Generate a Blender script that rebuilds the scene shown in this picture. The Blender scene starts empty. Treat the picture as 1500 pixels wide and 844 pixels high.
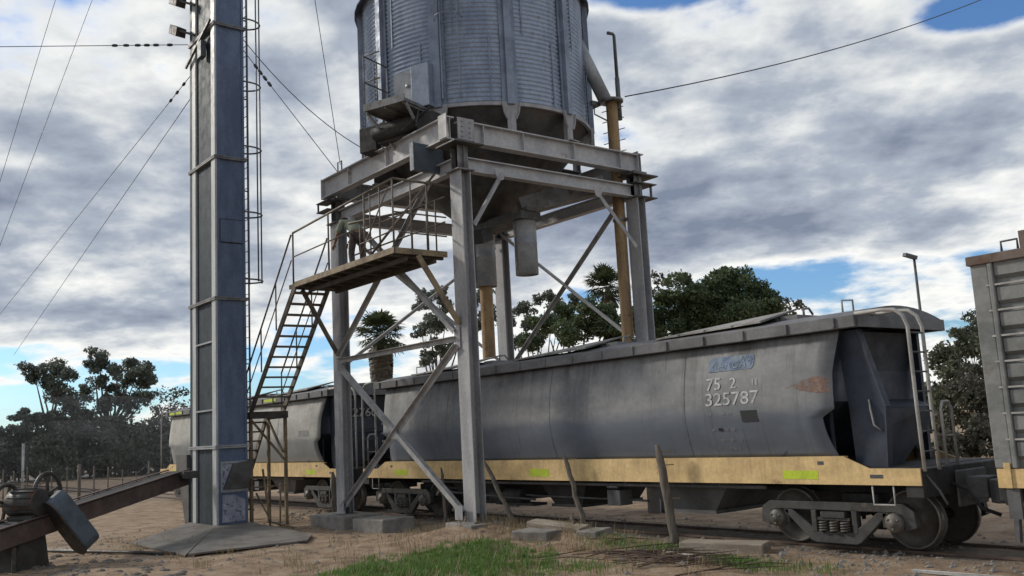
import bpy, math, random
from mathutils import Vector, Matrix
sc = bpy.context.scene
COL = sc.collection
rad = math.radians
V = Vector

# ------------------------------------------------------------------ camera
CAM = V((0, -12.9, 2.0))
RGT = V((0.612458, 0.788772, -0.052279)); DWN = V((-0.149697, 0.050789, -0.987427)); FWD = V((-0.7762, 0.612583, 0.149184))
cd = bpy.data.cameras.new('camera'); cam = bpy.data.objects.new('camera', cd); COL.objects.link(cam)
cam.matrix_world = Matrix((( RGT.x, -DWN.x, -FWD.x, CAM.x), (RGT.y, -DWN.y, -FWD.y, CAM.y), (RGT.z, -DWN.z, -FWD.z, CAM.z), (0, 0, 0, 1)))
cd.sensor_width = 36; cd.lens = 33.0; cd.clip_end = 6000; cd.clip_start = 0.1
sc.camera = cam
def at(px, py, d):
    """point seen at photo pixel (1500 wide) at horizontal distance d: used for far scenery"""
    r = RGT * ((px - 750) / 1375.6) + DWN * ((py - 422) / 1375.6) + FWD
    return CAM + r * (d / math.hypot(r.x, r.y))

# ------------------------------------------------------------------ world, sun, exposure
SUN_DIR = V((-0.80, -0.42, 0.50)).normalized()
elev = math.asin(SUN_DIR.z); azim = math.atan2(SUN_DIR.x, SUN_DIR.y)
w = bpy.data.worlds.new('World'); sc.world = w; w.use_nodes = True
nt = w.node_tree; N = nt.nodes; Lk = nt.links; N.clear()
def nd(t, **k):
    n = N.new(t)
    for a, b in k.items(): setattr(n, a, b)
    return n
def mth(op, a, b=None, c=None, clamp=False):
    n = nd('ShaderNodeMath', operation=op, use_clamp=clamp)
    for i, v in enumerate((a, b, c)):
        if v is None: continue
        if isinstance(v, (int, float)): n.inputs[i].default_value = v
        else: Lk.new(v, n.inputs[i])
    return n.outputs[0]
def sstep(v, a, b):
    n = nd('ShaderNodeMapRange', interpolation_type='SMOOTHSTEP')
    Lk.new(v, n.inputs[0]); n.inputs[1].default_value = a; n.inputs[2].default_value = b
    return n.outputs[0]
def cmix(f, a, b):
    n = nd('ShaderNodeMix', data_type='RGBA')
    if isinstance(f, (int, float)): n.inputs[0].default_value = f
    else: Lk.new(f, n.inputs[0])
    for i, v in ((6, a), (7, b)):
        if isinstance(v, tuple): n.inputs[i].default_value = (*v, 1)
        else: Lk.new(v, n.inputs[i])
    return n.outputs[2]
tc = nd('ShaderNodeTexCoord'); sep = nd('ShaderNodeSeparateXYZ'); Lk.new(tc.outputs['Generated'], sep.inputs[0])
zc = mth('MAXIMUM', sep.outputs[2], 0.0)
den = mth('ADD', zc, 0.22)
cx = mth('DIVIDE', sep.outputs[0], den); cy = mth('DIVIDE', sep.outputs[1], den)
comb = nd('ShaderNodeCombineXYZ'); Lk.new(cx, comb.inputs[0]); Lk.new(cy, comb.inputs[1])
def noise(off, scale, detail, rough, dist=0.0, stretch=(1, 1, 1), rot=0.0):
    mp = nd('ShaderNodeMapping'); mp.inputs[1].default_value = off; mp.inputs[3].default_value = stretch; mp.inputs[2].default_value = (0, 0, rot)
    Lk.new(comb.outputs[0], mp.inputs[0])
    n = nd('ShaderNodeTexNoise'); n.inputs['Scale'].default_value = scale; n.inputs['Detail'].default_value = detail
    n.inputs['Roughness'].default_value = rough; n.inputs['Distortion'].default_value = dist
    Lk.new(mp.outputs[0], n.inputs['Vector']); return n.outputs[0]
SKY_ROT = rad(-52)
SX, SY = 20.5, 14.1
big = noise((SX, SY, 0.0), 0.75, 3, 0.5, 0.0, (1.0, 1.0, 1), SKY_ROT)
n1 = noise((SX + 5, SY + 2, 2.0), 2.3, 9, 0.52, 0.0, (0.95, 1.0, 1), SKY_ROT)
n3 = noise((1.7, 4.9, 5.0), 7.0, 6, 0.58, 0.1, (0.95, 1.0, 1), SKY_ROT)
cov = mth('ADD', mth('MULTIPLY', n1, 0.62), mth('MULTIPLY', big, 0.48))
cov = mth('ADD', cov, mth('MULTIPLY', mth('SUBTRACT', n3, 0.5), 0.12))
cov = mth('ADD', cov, mth('MULTIPLY', sstep(zc, 0.03, 0.20), 0.045))
def dotv(v):
    n = nd('ShaderNodeVectorMath', operation='DOT_PRODUCT'); Lk.new(tc.outputs['Generated'], n.inputs[0]); n.inputs[1].default_value = v; return n.outputs['Value']
def bank(px, py, wx, wy, amount):
    """thicken (+) or open (-) the cloud deck round one direction of the sky; sizes in photo pixels"""
    d = (RGT * ((px - 750) / 1375.6) + DWN * ((py - 422) / 1375.6) + FWD).normalized(); h = d.cross(V((0, 0, 1))).normalized(); u = h.cross(d)
    a = mth('POWER', mth('DIVIDE', mth('ABSOLUTE', dotv(h)), wx / 1400), 2.0); b = mth('POWER', mth('DIVIDE', mth('ABSOLUTE', dotv(u)), wy / 1400), 2.0)
    g = mth('SUBTRACT', 1.0, mth('ADD', a, b), clamp=True); g = mth('MULTIPLY', g, mth('GREATER_THAN', dotv(d), 0.2))
    global cov
    cov = mth('ADD', cov, mth('MULTIPLY', g, amount))
for q in ((70, 560, 340, 95, -.19), (1180, 408, 190, 42, -.105), (1090, 296, 120, 30, -.085), (1450, 285, 100, 34, -.10), (415, 40, 80, 55, -.10), (920, -5, 150, 34, -.11), (1480, 10, 150, 42, -.13), (390, 575, 140, 34, -.11), (640, 540, 160, 40, -.07),
          (1400, 400, 150, 40, -.06), (130, 320, 260, 75, .11), (60, 200, 120, 40, .07), (180, 95, 150, 60, -.035), (210, 465, 200, 42, .05), (960, 120, 110, 110, -.03), (830, 350, 330, 50, .06), (1250, 200, 260, 60, .035), (420, 300, 100, 70, .03), (1300, 330, 220, 40, .03)):
    bank(*q)
mask = sstep(cov, 0.455, 0.535)
thick = mth('MULTIPLY', mth('SUBTRACT', cov, 0.455), 2.9)
thick = mth('ADD', thick, mth('MULTIPLY', mth('SUBTRACT', n3, 0.5), 0.55))
thick = mth('ADD', thick, mth('MULTIPLY', sstep(zc, 0.10, 0.32), 0.13)); thick = mth('SUBTRACT', thick, 0.10)
rp = nd('ShaderNodeValToRGB'); Lk.new(thick, rp.inputs[0])
els = rp.color_ramp.elements
els[0].position = 0.12; els[0].color = (0.92, 0.92, 0.89, 1)
els[1].position = 0.86; els[1].color = (0.20, 0.24, 0.325, 1)
e = els.new(0.30); e.color = (0.68, 0.705, 0.72, 1)
e = els.new(0.52); e.color = (0.40, 0.445, 0.52, 1)
sky = nd('ShaderNodeTexSky', sky_type='NISHITA', sun_disc=False, sun_elevation=elev, sun_rotation=azim)
sky.air_density = 1.0; sky.dust_density = 0.6; sky.ozone_density = 2.0
skc = nd('ShaderNodeMix', data_type='RGBA', blend_type='MULTIPLY'); skc.inputs[0].default_value = 1
Lk.new(sky.outputs[0], skc.inputs[6]); skc.inputs[7].default_value = (0.072, 0.100, 0.132, 1)
allsky = cmix(mask, skc.outputs[2], rp.outputs[0])
bg = nd('ShaderNodeBackground'); Lk.new(allsky, bg.inputs[0]); bg.inputs[1].default_value = 1.0
wo = nd('ShaderNodeOutputWorld'); Lk.new(bg.outputs[0], wo.inputs[0])
# the Nishita sky itself is scaled to 0.10 (the Background strength it would get alone); the clouds are mixed over it

sl = bpy.data.lights.new('sun', 'SUN'); sl.energy = 2.2; sl.angle = rad(7); sl.color = (1.0, 0.93, 0.82)
so = bpy.data.objects.new('sun', sl); COL.objects.link(so)
so.rotation_euler = SUN_DIR.to_track_quat('Z', 'Y').to_euler(); so.location = (-30, -30, 40)
sc.view_settings.view_transform = 'Standard'; sc.view_settings.look = 'None'; sc.view_settings.exposure = 0.12; sc.view_settings.gamma = 1
sc.view_settings.use_curve_mapping = False
sc.cycles.max_bounces = 6; sc.cycles.diffuse_bounces = 3; sc.cycles.volume_bounces = 2

# ------------------------------------------------------------------ materials
def material(name, col, col2=None, scale=3.0, rough=0.6, metal=0.0, detail=6, stretch=(1, 1, 1), lo=0.4, hi=0.62, bump=0.0, bscale=40,
             rust=None, rust_amt=0.0, rust_scale=4.0, rust_stretch=(1, 1, 1), streak=None, grain=0.12, low=None):
    m = bpy.data.materials.new(name); m.use_nodes = True
    t = m.node_tree; b = t.nodes['Principled BSDF']
    co = t.nodes.new('ShaderNodeTexCoord').outputs['Object']
    def nz(sc_, st, det=6, ro=0.6):
        mp = t.nodes.new('ShaderNodeMapping'); mp.inputs[3].default_value = st; t.links.new(co, mp.inputs[0])
        n = t.nodes.new('ShaderNodeTexNoise'); n.inputs['Scale'].default_value = sc_; n.inputs['Detail'].default_value = det
        n.inputs['Roughness'].default_value = ro; t.links.new(mp.outputs[0], n.inputs['Vector']); return n.outputs[0]
    def mr(v, a, c, o0=0, o1=1):
        n = t.nodes.new('ShaderNodeMapRange'); n.interpolation_type = 'SMOOTHSTEP'; t.links.new(v, n.inputs[0])
        n.inputs[1].default_value = a; n.inputs[2].default_value = c; n.inputs[3].default_value = o0; n.inputs[4].default_value = o1; return n.outputs[0]
    def mix(f, a, c, bt='MIX'):
        n = t.nodes.new('ShaderNodeMix'); n.data_type = 'RGBA'; n.blend_type = bt
        if isinstance(f, float): n.inputs[0].default_value = f
        else: t.links.new(f, n.inputs[0])
        for i, v in ((6, a), (7, c)):
            if isinstance(v, tuple): n.inputs[i].default_value = (*v[:3], 1)
            else: t.links.new(v, n.inputs[i])
        return n.outputs[2]
    c = mix(mr(nz(scale, stretch, detail), lo, hi), col, col2 or tuple(x * 0.7 for x in col))
    if grain:
        g = t.nodes.new('ShaderNodeCombineColor'); gv = mr(nz(scale * 9, (1, 1, 1), 4, 0.7), 0.3, 0.7, 1 - grain, 1 + grain)
        for i in range(3): t.links.new(gv, g.inputs[i])
        c = mix(1.0, c, g.outputs[0], 'MULTIPLY')
    if low:                                                       # second, darker colour below a soft noisy edge: (colour, z_low, z_high)
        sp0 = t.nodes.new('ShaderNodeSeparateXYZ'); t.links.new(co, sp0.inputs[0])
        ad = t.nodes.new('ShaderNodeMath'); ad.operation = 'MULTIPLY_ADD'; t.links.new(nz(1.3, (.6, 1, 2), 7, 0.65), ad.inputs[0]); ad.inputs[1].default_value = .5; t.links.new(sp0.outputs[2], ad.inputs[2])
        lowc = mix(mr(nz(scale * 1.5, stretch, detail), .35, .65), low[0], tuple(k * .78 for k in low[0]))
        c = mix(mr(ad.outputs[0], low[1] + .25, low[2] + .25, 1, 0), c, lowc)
    if streak:                                                   # (colour, x-scale, z-scale, z_low, z_high, amount)
        sc_, sx, sz, z0, z1, am = streak
        sp = t.nodes.new('ShaderNodeSeparateXYZ'); t.links.new(co, sp.inputs[0])
        f = mr(nz(1.0, (sx, 0.4, sz), 6, 0.7), 0.40, 0.66)
        zz = mr(sp.outputs[2], z0, z1)
        mu = t.nodes.new('ShaderNodeMath'); mu.operation = 'MULTIPLY'; t.links.new(f, mu.inputs[0]); t.links.new(zz, mu.inputs[1])
        m2 = t.nodes.new('ShaderNodeMath'); m2.operation = 'MULTIPLY'; t.links.new(mu.outputs[0], m2.inputs[0]); m2.inputs[1].default_value = am
        c = mix(m2.outputs[0], c, sc_)
        f2 = mr(nz(1.0, (sx * 6, 0.4, sz * 1.3), 4, 0.75), 0.52, 0.70, 0, am * .55); c = mix(f2, c, tuple(k * .9 for k in sc_))
    if rust:
        th = 0.72 - 0.30 * rust_amt
        c = mix(mr(nz(rust_scale, rust_stretch, 8, 0.7), th, th + 0.09), c, rust)
    t.links.new(c, b.inputs['Base Color'])
    b.inputs['Metallic'].default_value = metal
    t.links.new(mr(nz(scale * 2.3, (1, 1, 1), 5), 0.3, 0.7, max(0.05, rough - 0.1), min(1, rough + 0.12)), b.inputs['Roughness'])
    if bump:
        bp = t.nodes.new('ShaderNodeBump'); bp.inputs['Strength'].default_value = bump; bp.inputs['Distance'].default_value = 0.02
        t.links.new(nz(bscale, (1, 1, 1), 8, 0.7), bp.inputs['Height']); t.links.new(bp.outputs[0], b.inputs['Normal'])
    return m
RUST = (0.12, 0.055, 0.028)
M = {}
M['galv'] = material('galvanized_steel', (0.33, 0.345, 0.36), (0.24, 0.255, 0.275), 2.0, 0.5, 0.25, rust=(0.16, 0.11, 0.08), rust_amt=0.25, rust_scale=3)
M['galv_dark'] = material('weathered_steel', (0.20, 0.205, 0.21), (0.12, 0.12, 0.125), 2.5, 0.6, 0.2, rust=RUST, rust_amt=0.5, rust_scale=5)
M['beam'] = material('grey_painted_beam', (0.42, 0.42, 0.425), (0.32, 0.325, 0.34), 1.4, 0.55, 0.0, rust=(0.20, 0.15, 0.11), rust_amt=0.3, rust_scale=2.5)
M['column'] = material('pale_grey_column', (0.36, 0.36, 0.37), (0.26, 0.26, 0.275), 1.6, 0.55, 0.0, stretch=(2, 2, .5), rust=(0.2, 0.14, 0.10), rust_amt=0.3, rust_scale=3, rust_stretch=(3, 3, .6))
M['brace'] = material('brace_steel', (0.36, 0.36, 0.36), (0.25, 0.25, 0.25), 3, 0.55, 0.1, rust=RUST, rust_amt=0.35)
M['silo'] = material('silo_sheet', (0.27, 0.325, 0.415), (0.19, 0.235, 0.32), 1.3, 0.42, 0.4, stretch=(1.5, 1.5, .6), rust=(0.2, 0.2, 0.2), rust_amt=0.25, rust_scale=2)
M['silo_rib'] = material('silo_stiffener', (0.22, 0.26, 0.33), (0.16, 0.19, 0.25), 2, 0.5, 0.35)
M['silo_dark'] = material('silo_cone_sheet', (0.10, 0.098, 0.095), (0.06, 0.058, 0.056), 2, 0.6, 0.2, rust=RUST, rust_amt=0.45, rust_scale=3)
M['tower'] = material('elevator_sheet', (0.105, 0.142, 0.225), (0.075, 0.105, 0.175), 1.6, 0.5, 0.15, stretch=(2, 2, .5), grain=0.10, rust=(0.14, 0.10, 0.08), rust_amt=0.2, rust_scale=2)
M['tower_shaded'] = material('elevator_side_sheet', (0.040, 0.054, 0.066), (0.027, 0.038, 0.048), 1.5, 0.55, 0.15, stretch=(2, 2, .4))  # shade of the deep recess is put into this sheet colour
M['tower_angle'] = material('elevator_angle_iron', (0.43, 0.45, 0.455), (0.33, 0.345, 0.35), 2, 0.5, 0.1, stretch=(2, 2, .5))
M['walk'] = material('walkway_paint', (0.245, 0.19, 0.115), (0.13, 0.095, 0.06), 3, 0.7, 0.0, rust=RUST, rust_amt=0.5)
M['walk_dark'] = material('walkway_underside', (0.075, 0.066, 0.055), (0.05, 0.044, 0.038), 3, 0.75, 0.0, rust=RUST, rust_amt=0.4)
M['rail_tube'] = material('handrail_tube', (0.155, 0.13, 0.10), (0.09, 0.075, 0.06), 4, 0.6, 0.1, rust=RUST, rust_amt=0.4)
M['yellow_pipe'] = material('ochre_pipe_paint', (0.31, 0.20, 0.09), (0.20, 0.125, 0.065), 2, 0.6, 0.0, stretch=(2, 2, .5), rust=RUST, rust_amt=0.45, rust_scale=4)
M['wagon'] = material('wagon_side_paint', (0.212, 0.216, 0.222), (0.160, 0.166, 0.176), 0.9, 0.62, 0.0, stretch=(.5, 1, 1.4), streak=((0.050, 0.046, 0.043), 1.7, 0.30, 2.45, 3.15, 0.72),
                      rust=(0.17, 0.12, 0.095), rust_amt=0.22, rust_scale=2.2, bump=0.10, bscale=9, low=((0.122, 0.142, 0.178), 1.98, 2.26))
M['wagon_low'] = material('wagon_lower_paint', (0.158, 0.172, 0.196), (0.112, 0.122, 0.143), 0.9, 0.62, 0.0, stretch=(.5, 1, 1.4), streak=((0.20, 0.20, 0.20), 2.0, 0.25, 1.3, 2.2, 0.35),
                      rust=(0.10, 0.08, 0.07), rust_amt=0.2, rust_scale=1.6, bump=0.10, bscale=9)
M['wagon_end'] = material('wagon_end_shaded', (0.034, 0.045, 0.072), (0.020, 0.027, 0.042), 1.5, 0.55, 0.0, rust=(0.07, 0.06, 0.055), rust_amt=0.3)  # shadow under the roof overhang is painted into the end colour
M['wagon_roof'] = material('wagon_roof_paint', (0.17, 0.172, 0.18), (0.10, 0.10, 0.105), 1.2, 0.65, 0.0, stretch=(.7, 1, 1), rust=(0.12, 0.08, 0.06), rust_amt=0.4, rust_scale=1.8)
M['hatch'] = material('roof_hatch_sheet', (0.34, 0.325, 0.30), (0.22, 0.205, 0.185), 1.6, 0.65, 0.1, rust=RUST, rust_amt=0.25)
M['sill'] = material('ochre_sill_paint', (0.70, 0.50, 0.235), (0.58, 0.41, 0.19), 1.5, 0.6, 0.0, stretch=(.8, 1, 2), rust=(0.24, 0.13, 0.07), rust_amt=0.3, rust_scale=2.6, streak=((0.25, 0.17, 0.09), 3.5, 0.6, .9, 1.3, .5))
M['hazard'] = material('fluorescent_tape', (0.50, 0.62, 0.03), (0.42, 0.52, 0.03), 3, 0.5)
M['bogie'] = material('bogie_cast_steel', (0.062, 0.061, 0.059), (0.036, 0.035, 0.034), 4, 0.7, 0.1, rust=(0.11, 0.085, 0.065), rust_amt=0.45, bump=0.3, bscale=20)
M['wheel'] = material('wheel_steel', (0.135, 0.125, 0.112), (0.075, 0.07, 0.064), 3, 0.6, 0.3, rust=(0.13, 0.095, 0.065), rust_amt=0.5)
M['tread'] = material('polished_tread', (0.22, 0.205, 0.185), (0.16, 0.15, 0.135), 4, 0.4, 0.6)
M['under'] = material('underframe_black', (0.036, 0.035, 0.035), (0.022, 0.022, 0.022), 3, 0.75, 0.0, rust=(0.07, 0.05, 0.04), rust_amt=0.35)
M['under_grey'] = material('underframe_grey', (0.115, 0.115, 0.118), (0.075, 0.075, 0.078), 2, 0.7, 0.0, rust=(0.10, 0.075, 0.06), rust_amt=0.35)
M['ladder'] = material('pale_ladder_paint', (0.42, 0.41, 0.385), (0.30, 0.29, 0.27), 4, 0.6, 0.0, rust=RUST, rust_amt=0.3)
M['letter'] = material('stencil_white', (0.50, 0.50, 0.49), (0.34, 0.34, 0.345), 9, 0.7, lo=.45, hi=.6)
M['letter_faint'] = material('faded_stencil', (0.27, 0.275, 0.28), (0.20, 0.205, 0.215), 9, 0.7)
M['logo_blue'] = material('logo_blue_paint', (0.095, 0.165, 0.285), (0.14, 0.185, 0.25), 3, 0.65)
M['logo_pale'] = material('logo_pale_letters', (0.20, 0.285, 0.39), (0.15, 0.225, 0.33), 9, 0.65)
M['rust_patch'] = material('rust_patch', (0.27, 0.125, 0.07), (0.22, 0.15, 0.12), 5, 0.8)
M['black'] = material('black_plate', (0.018, 0.02, 0.024), None, 3, 0.6)
M['box_side'] = material('ribbed_wagon_paint', (0.215, 0.222, 0.215), (0.14, 0.148, 0.146), 1.4, 0.6, 0.0, stretch=(.6, 1, 2), rust=(0.16, 0.10, 0.07), rust_amt=0.35, rust_scale=1.6)
M['box_top'] = material('rusty_top_rail', (0.16, 0.125, 0.105), (0.11, 0.075, 0.06), 2, 0.75, rust=RUST, rust_amt=0.5)
M['concrete'] = material('concrete', (0.27, 0.255, 0.235), (0.19, 0.18, 0.165), 3, 0.9, bump=0.5, bscale=25)
M['wood'] = material('grey_weathered_wood', (0.17, 0.145, 0.12), (0.10, 0.085, 0.07), 4, 0.9, stretch=(5, 5, .6), bump=0.5, bscale=30)
M['timber'] = material('sawn_timber', (0.34, 0.29, 0.235), (0.23, 0.19, 0.15), 3, 0.9, stretch=(.6, 4, 4), bump=0.3)
M['belt'] = material('conveyor_trough', (0.105, 0.072, 0.062), (0.068, 0.047, 0.042), 2, 0.75, rust=RUST, rust_amt=0.4)
M['rubber'] = material('black_rubber', (0.02, 0.02, 0.024), (0.03, 0.03, 0.033), 3, 0.8)
M['guard'] = material('blue_grey_guard', (0.085, 0.108, 0.135), (0.06, 0.078, 0.098), 3, 0.5, 0.1, rust=RUST, rust_amt=0.2)
M['machine'] = material('greasy_iron', (0.07, 0.068, 0.064), (0.045, 0.043, 0.04), 4, 0.6, 0.3, rust=RUST, rust_amt=0.5)
M['apron'] = material('apron_plate', (0.185, 0.17, 0.15), (0.12, 0.11, 0.10), 1.8, 0.75, 0.1, rust=(0.10, 0.07, 0.05), rust_amt=0.4)
M['wire'] = material('wire', (0.05, 0.052, 0.056), None, 2, 0.5, 0.3)
M['cloth'] = material('grey_green_shirt', (0.26, 0.29, 0.22), (0.19, 0.215, 0.165), 14, 0.9)
M['trouser'] = material('dark_brown_trousers', (0.085, 0.068, 0.062), (0.055, 0.045, 0.042), 12, 0.9)
M['skin'] = material('skin', (0.30, 0.17, 0.11), (0.25, 0.14, 0.09), 8, 0.6)
M['hair'] = material('dark_hair', (0.02, 0.016, 0.014), None, 8, 0.8)
M['bark'] = material('bark', (0.16, 0.13, 0.105), (0.09, 0.072, 0.06), 3, 0.95)
M['paint_patch'] = material('pale_paint_patch', (0.36, 0.37, 0.44), (0.24, 0.25, 0.31), 4, 0.7)
M['lampgrey'] = material('lamp_grey', (0.11, 0.115, 0.12), None, 3, 0.5, 0.2)
M['white_post'] = material('whitewashed_post', (0.55, 0.54, 0.52), (0.42, 0.41, 0.40), 4, 0.8)

M['tower_shaded'].node_tree.nodes['Principled BSDF'].inputs['Specular IOR Level'].default_value = 0.12
def leaf_mat(name, c1, c2, tr=0.35):
    m = bpy.data.materials.new(name); m.use_nodes = True; t = m.node_tree; b = t.nodes['Principled BSDF']
    g = t.nodes.new('ShaderNodeNewGeometry'); r = t.nodes.new('ShaderNodeValToRGB')
    t.links.new(g.outputs['Random Per Island'], r.inputs[0])
    r.color_ramp.elements[0].color = (*c1, 1); r.color_ramp.elements[1].color = (*c2, 1)
    t.links.new(r.outputs[0], b.inputs['Base Color']); b.inputs['Roughness'].default_value = 0.6
    tl = t.nodes.new('ShaderNodeBsdfTranslucent'); t.links.new(r.outputs[0], tl.inputs[0])
    mx = t.nodes.new('ShaderNodeMixShader'); mx.inputs[0].default_value = tr
    t.links.new(b.outputs[0], mx.inputs[1]); t.links.new(tl.outputs[0], mx.inputs[2]); t.links.new(mx.outputs[0], t.nodes['Material Output'].inputs[0])
    return m
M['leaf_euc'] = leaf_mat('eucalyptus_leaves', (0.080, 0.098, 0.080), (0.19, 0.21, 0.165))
M['leaf_dark'] = leaf_mat('dark_evergreen_leaves', (0.046, 0.074, 0.034), (0.135, 0.175, 0.078))
M['leaf_palm'] = leaf_mat('palm_fronds', (0.035, 0.052, 0.022), (0.085, 0.105, 0.048))
M['leaf_dead'] = leaf_mat('dead_fronds', (0.085, 0.065, 0.042), (0.15, 0.12, 0.08))
M['leaf_grey'] = leaf_mat('greyish_scrub_leaves', (0.055, 0.058, 0.042), (0.12, 0.115, 0.085))
M['leaf_bush'] = leaf_mat('olive_scrub_leaves', (0.06, 0.07, 0.044), (0.14, 0.145, 0.09))
M['grass'] = leaf_mat('green_grass', (0.055, 0.15, 0.024), (0.19, 0.30, 0.07), 0.35)
M['straw'] = leaf_mat('dry_grass', (0.20, 0.15, 0.08), (0.36, 0.29, 0.17), 0.2)

def worn(key, scale, lo, hi):
    t = M[key].node_tree; co = t.nodes.new('ShaderNodeTexCoord').outputs['Object']; n = t.nodes.new('ShaderNodeTexNoise'); n.inputs['Scale'].default_value = scale; n.inputs['Detail'].default_value = 8; n.inputs['Roughness'].default_value = .7
    t.links.new(co, n.inputs['Vector']); r = t.nodes.new('ShaderNodeMapRange'); t.links.new(n.outputs[0], r.inputs[0]); r.inputs[1].default_value = lo; r.inputs[2].default_value = hi; t.links.new(r.outputs[0], t.nodes['Principled BSDF'].inputs['Alpha'])
worn('rust_patch', 5, .40, .60); worn('logo_blue', 6, .33, .52); worn('letter', 14, .30, .45); worn('letter_faint', 14, .36, .6); worn('logo_pale', 14, .34, .55); worn('paint_patch', 7, .36, .46)

# ------------------------------------------------------------------ mesh helpers
class MB:
    def __init__(s): s.v = []; s.f = []; s.sm = []
    def add(s, vs, fs, smooth=False):
        o = len(s.v); s.v += [tuple(x) for x in vs]; s.f += [tuple(i + o for i in f) for f in fs]; s.sm += [smooth] * len(fs); return s
    def obox(s, c, ax, ay, az):                                   # centre and three half-axis vectors
        c = V(c); vs = [c + ax * i + ay * j + az * k for i in (-1, 1) for j in (-1, 1) for k in (-1, 1)]
        return s.add(vs, [(0, 1, 3, 2), (4, 6, 7, 5), (0, 4, 5, 1), (2, 3, 7, 6), (0, 2, 6, 4), (1, 5, 7, 3)])
    def box(s, x0, x1, y0, y1, z0, z1):
        return s.obox(((x0 + x1) / 2, (y0 + y1) / 2, (z0 + z1) / 2), V(((x1 - x0) / 2, 0, 0)), V((0, (y1 - y0) / 2, 0)), V((0, 0, (z1 - z0) / 2)))
    def bar(s, p, q, w_, h_, up=(0, 0, 1)):                       # rectangular bar: w_ sideways, h_ along up
        p = V(p); q = V(q); d = q - p; l = d.length; d.normalize(); u = V(up)
        if abs(d.dot(u)) > 0.98: u = V((1, 0, 0))
        r = d.cross(u).normalized(); u = r.cross(d).normalized()
        return s.obox((p + q) / 2, d * (l / 2), r * (w_ / 2), u * (h_ / 2))
    def ibeam(s, p, q, h, b, tf, tw, up=(0, 0, 1)):
        p = V(p); q = V(q); d = (q - p); l = d.length; d.normalize(); u = V(up)
        if abs(d.dot(u)) > 0.98: u = V((1, 0, 0))
        r = d.cross(u).normalized(); u = r.cross(d).normalized(); c = (p + q) / 2
        s.obox(c, d * (l / 2), r * (tw / 2), u * (h / 2 - tf))
        for k in (-1, 1): s.obox(c + u * (k * (h / 2 - tf / 2)), d * (l / 2), r * (b / 2), u * (tf / 2))
        return s
    def angle(s, p, q, a, t, up=(0, 0, 1)):                       # L section
        p = V(p); q = V(q); d = (q - p); l = d.length; d.normalize(); u = V(up)
        if abs(d.dot(u)) > 0.98: u = V((1, 0, 0))
        r = d.cross(u).normalized(); u = r.cross(d).normalized(); c = (p + q) / 2
        s.obox(c, d * (l / 2), r * (t / 2), u * (a / 2)); s.obox(c + r * (a / 2) + u * (a / 2 - t / 2), d * (l / 2), r * (a / 2 - t / 2), u * (t / 2)); return s
    def tube(s, pts, r, n=8, cap=True):
        pts = [V(p) for p in pts]; k = len(pts); rr = r if isinstance(r, (list, tuple)) else [r] * k; vs = []; pu = None
        for i, p in enumerate(pts):
            d = (pts[min(i + 1, k - 1)] - pts[max(i - 1, 0)]).normalized()
            u = pu if pu else (V((0, 0, 1)) if abs(d.z) < 0.9 else V((1, 0, 0)))
            a = d.cross(u).normalized(); u = a.cross(d).normalized(); pu = u
            vs += [p + (a * math.cos(2 * math.pi * j / n) + u * math.sin(2 * math.pi * j / n)) * rr[i] for j in range(n)]
        fs = [(i * n + j, i * n + (j + 1) % n, (i + 1) * n + (j + 1) % n, (i + 1) * n + j) for i in range(k - 1) for j in range(n)]
        s.add(vs, fs, True)
        if cap:
            o = len(s.v) - len(vs); s.f += [tuple(o + j for j in reversed(range(n))), tuple(o + (k - 1) * n + j for j in range(n))]; s.sm += [False, False]
        return s
    def lathe(s, c, axis, prof, n=24, smooth=True):               # prof: (radius, along axis)
        c = V(c); d = V(axis).normalized(); u = V((0, 0, 1)) if abs(d.z) < 0.9 else V((1, 0, 0)); a = d.cross(u).normalized(); u = a.cross(d)
        vs = [c + d * h + (a * math.cos(2 * math.pi * j / n) + u * math.sin(2 * math.pi * j / n)) * r for r, h in prof for j in range(n)]
        k = len(prof)
        fs = [(i * n + j, i * n + (j + 1) % n, (i + 1) * n + (j + 1) % n, (i + 1) * n + j) for i in range(k - 1) for j in range(n)]
        return s.add(vs, fs, smooth)
    def prism(s, poly, o, ex, ey, ez, t):                         # polygon in plane (ex,ey) at o, thickness t along ez
        o = V(o); ex = V(ex); ey = V(ey); ez = V(ez); n = len(poly)
        vs = [o + ex * x + ey * y for x, y in poly] + [o + ex * x + ey * y + ez * t for x, y in poly]
        return s.add(vs, [tuple(reversed(range(n))), tuple(range(n, 2 * n))] + [(i, (i + 1) % n, n + (i + 1) % n, n + i) for i in range(n)])
    def build(s, name, mat, parent=None, kind=None, label=None, origin=None, bevel=0.0):
        o0 = V(origin) if origin is not None else V((0, 0, 0))
        me = bpy.data.meshes.new(name); me.from_pydata([V(x) - o0 for x in s.v], [], s.f)
        me.polygons.foreach_set('use_smooth', s.sm); me.materials.append(M[mat] if isinstance(mat, str) else mat)
        ob = bpy.data.objects.new(name, me); COL.objects.link(ob)
        if parent: ob.parent = parent
        else: ob.location = o0
        if kind: ob['kind'] = kind
        if label: ob['label'] = label
        if bevel:
            b = ob.modifiers.new('bevel', 'BEVEL'); b.width = bevel; b.segments = 2; b.limit_method = 'ANGLE'
        return ob
def tag(o, label, cat, group=None):
    o['label'] = label; o['category'] = cat
    if group: o['group'] = group
    return o
def thing(name, label, cat, loc=(0, 0, 0), group=None):
    o = bpy.data.objects.new(name, None); COL.objects.link(o); o.location = loc; o.empty_display_size = 0.3
    return tag(o, label, cat, group)
class T:                                                          # a thing whose parts are given in world coordinates
    def __init__(s, name, label, cat, loc, group=None): s.o = thing(name, label, cat, loc, group); s.l = V(loc)
    def part(s, mb, name, mat, parent=None, **k): return mb.build(name, mat, parent or s.o, origin=s.l, **k)
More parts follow.
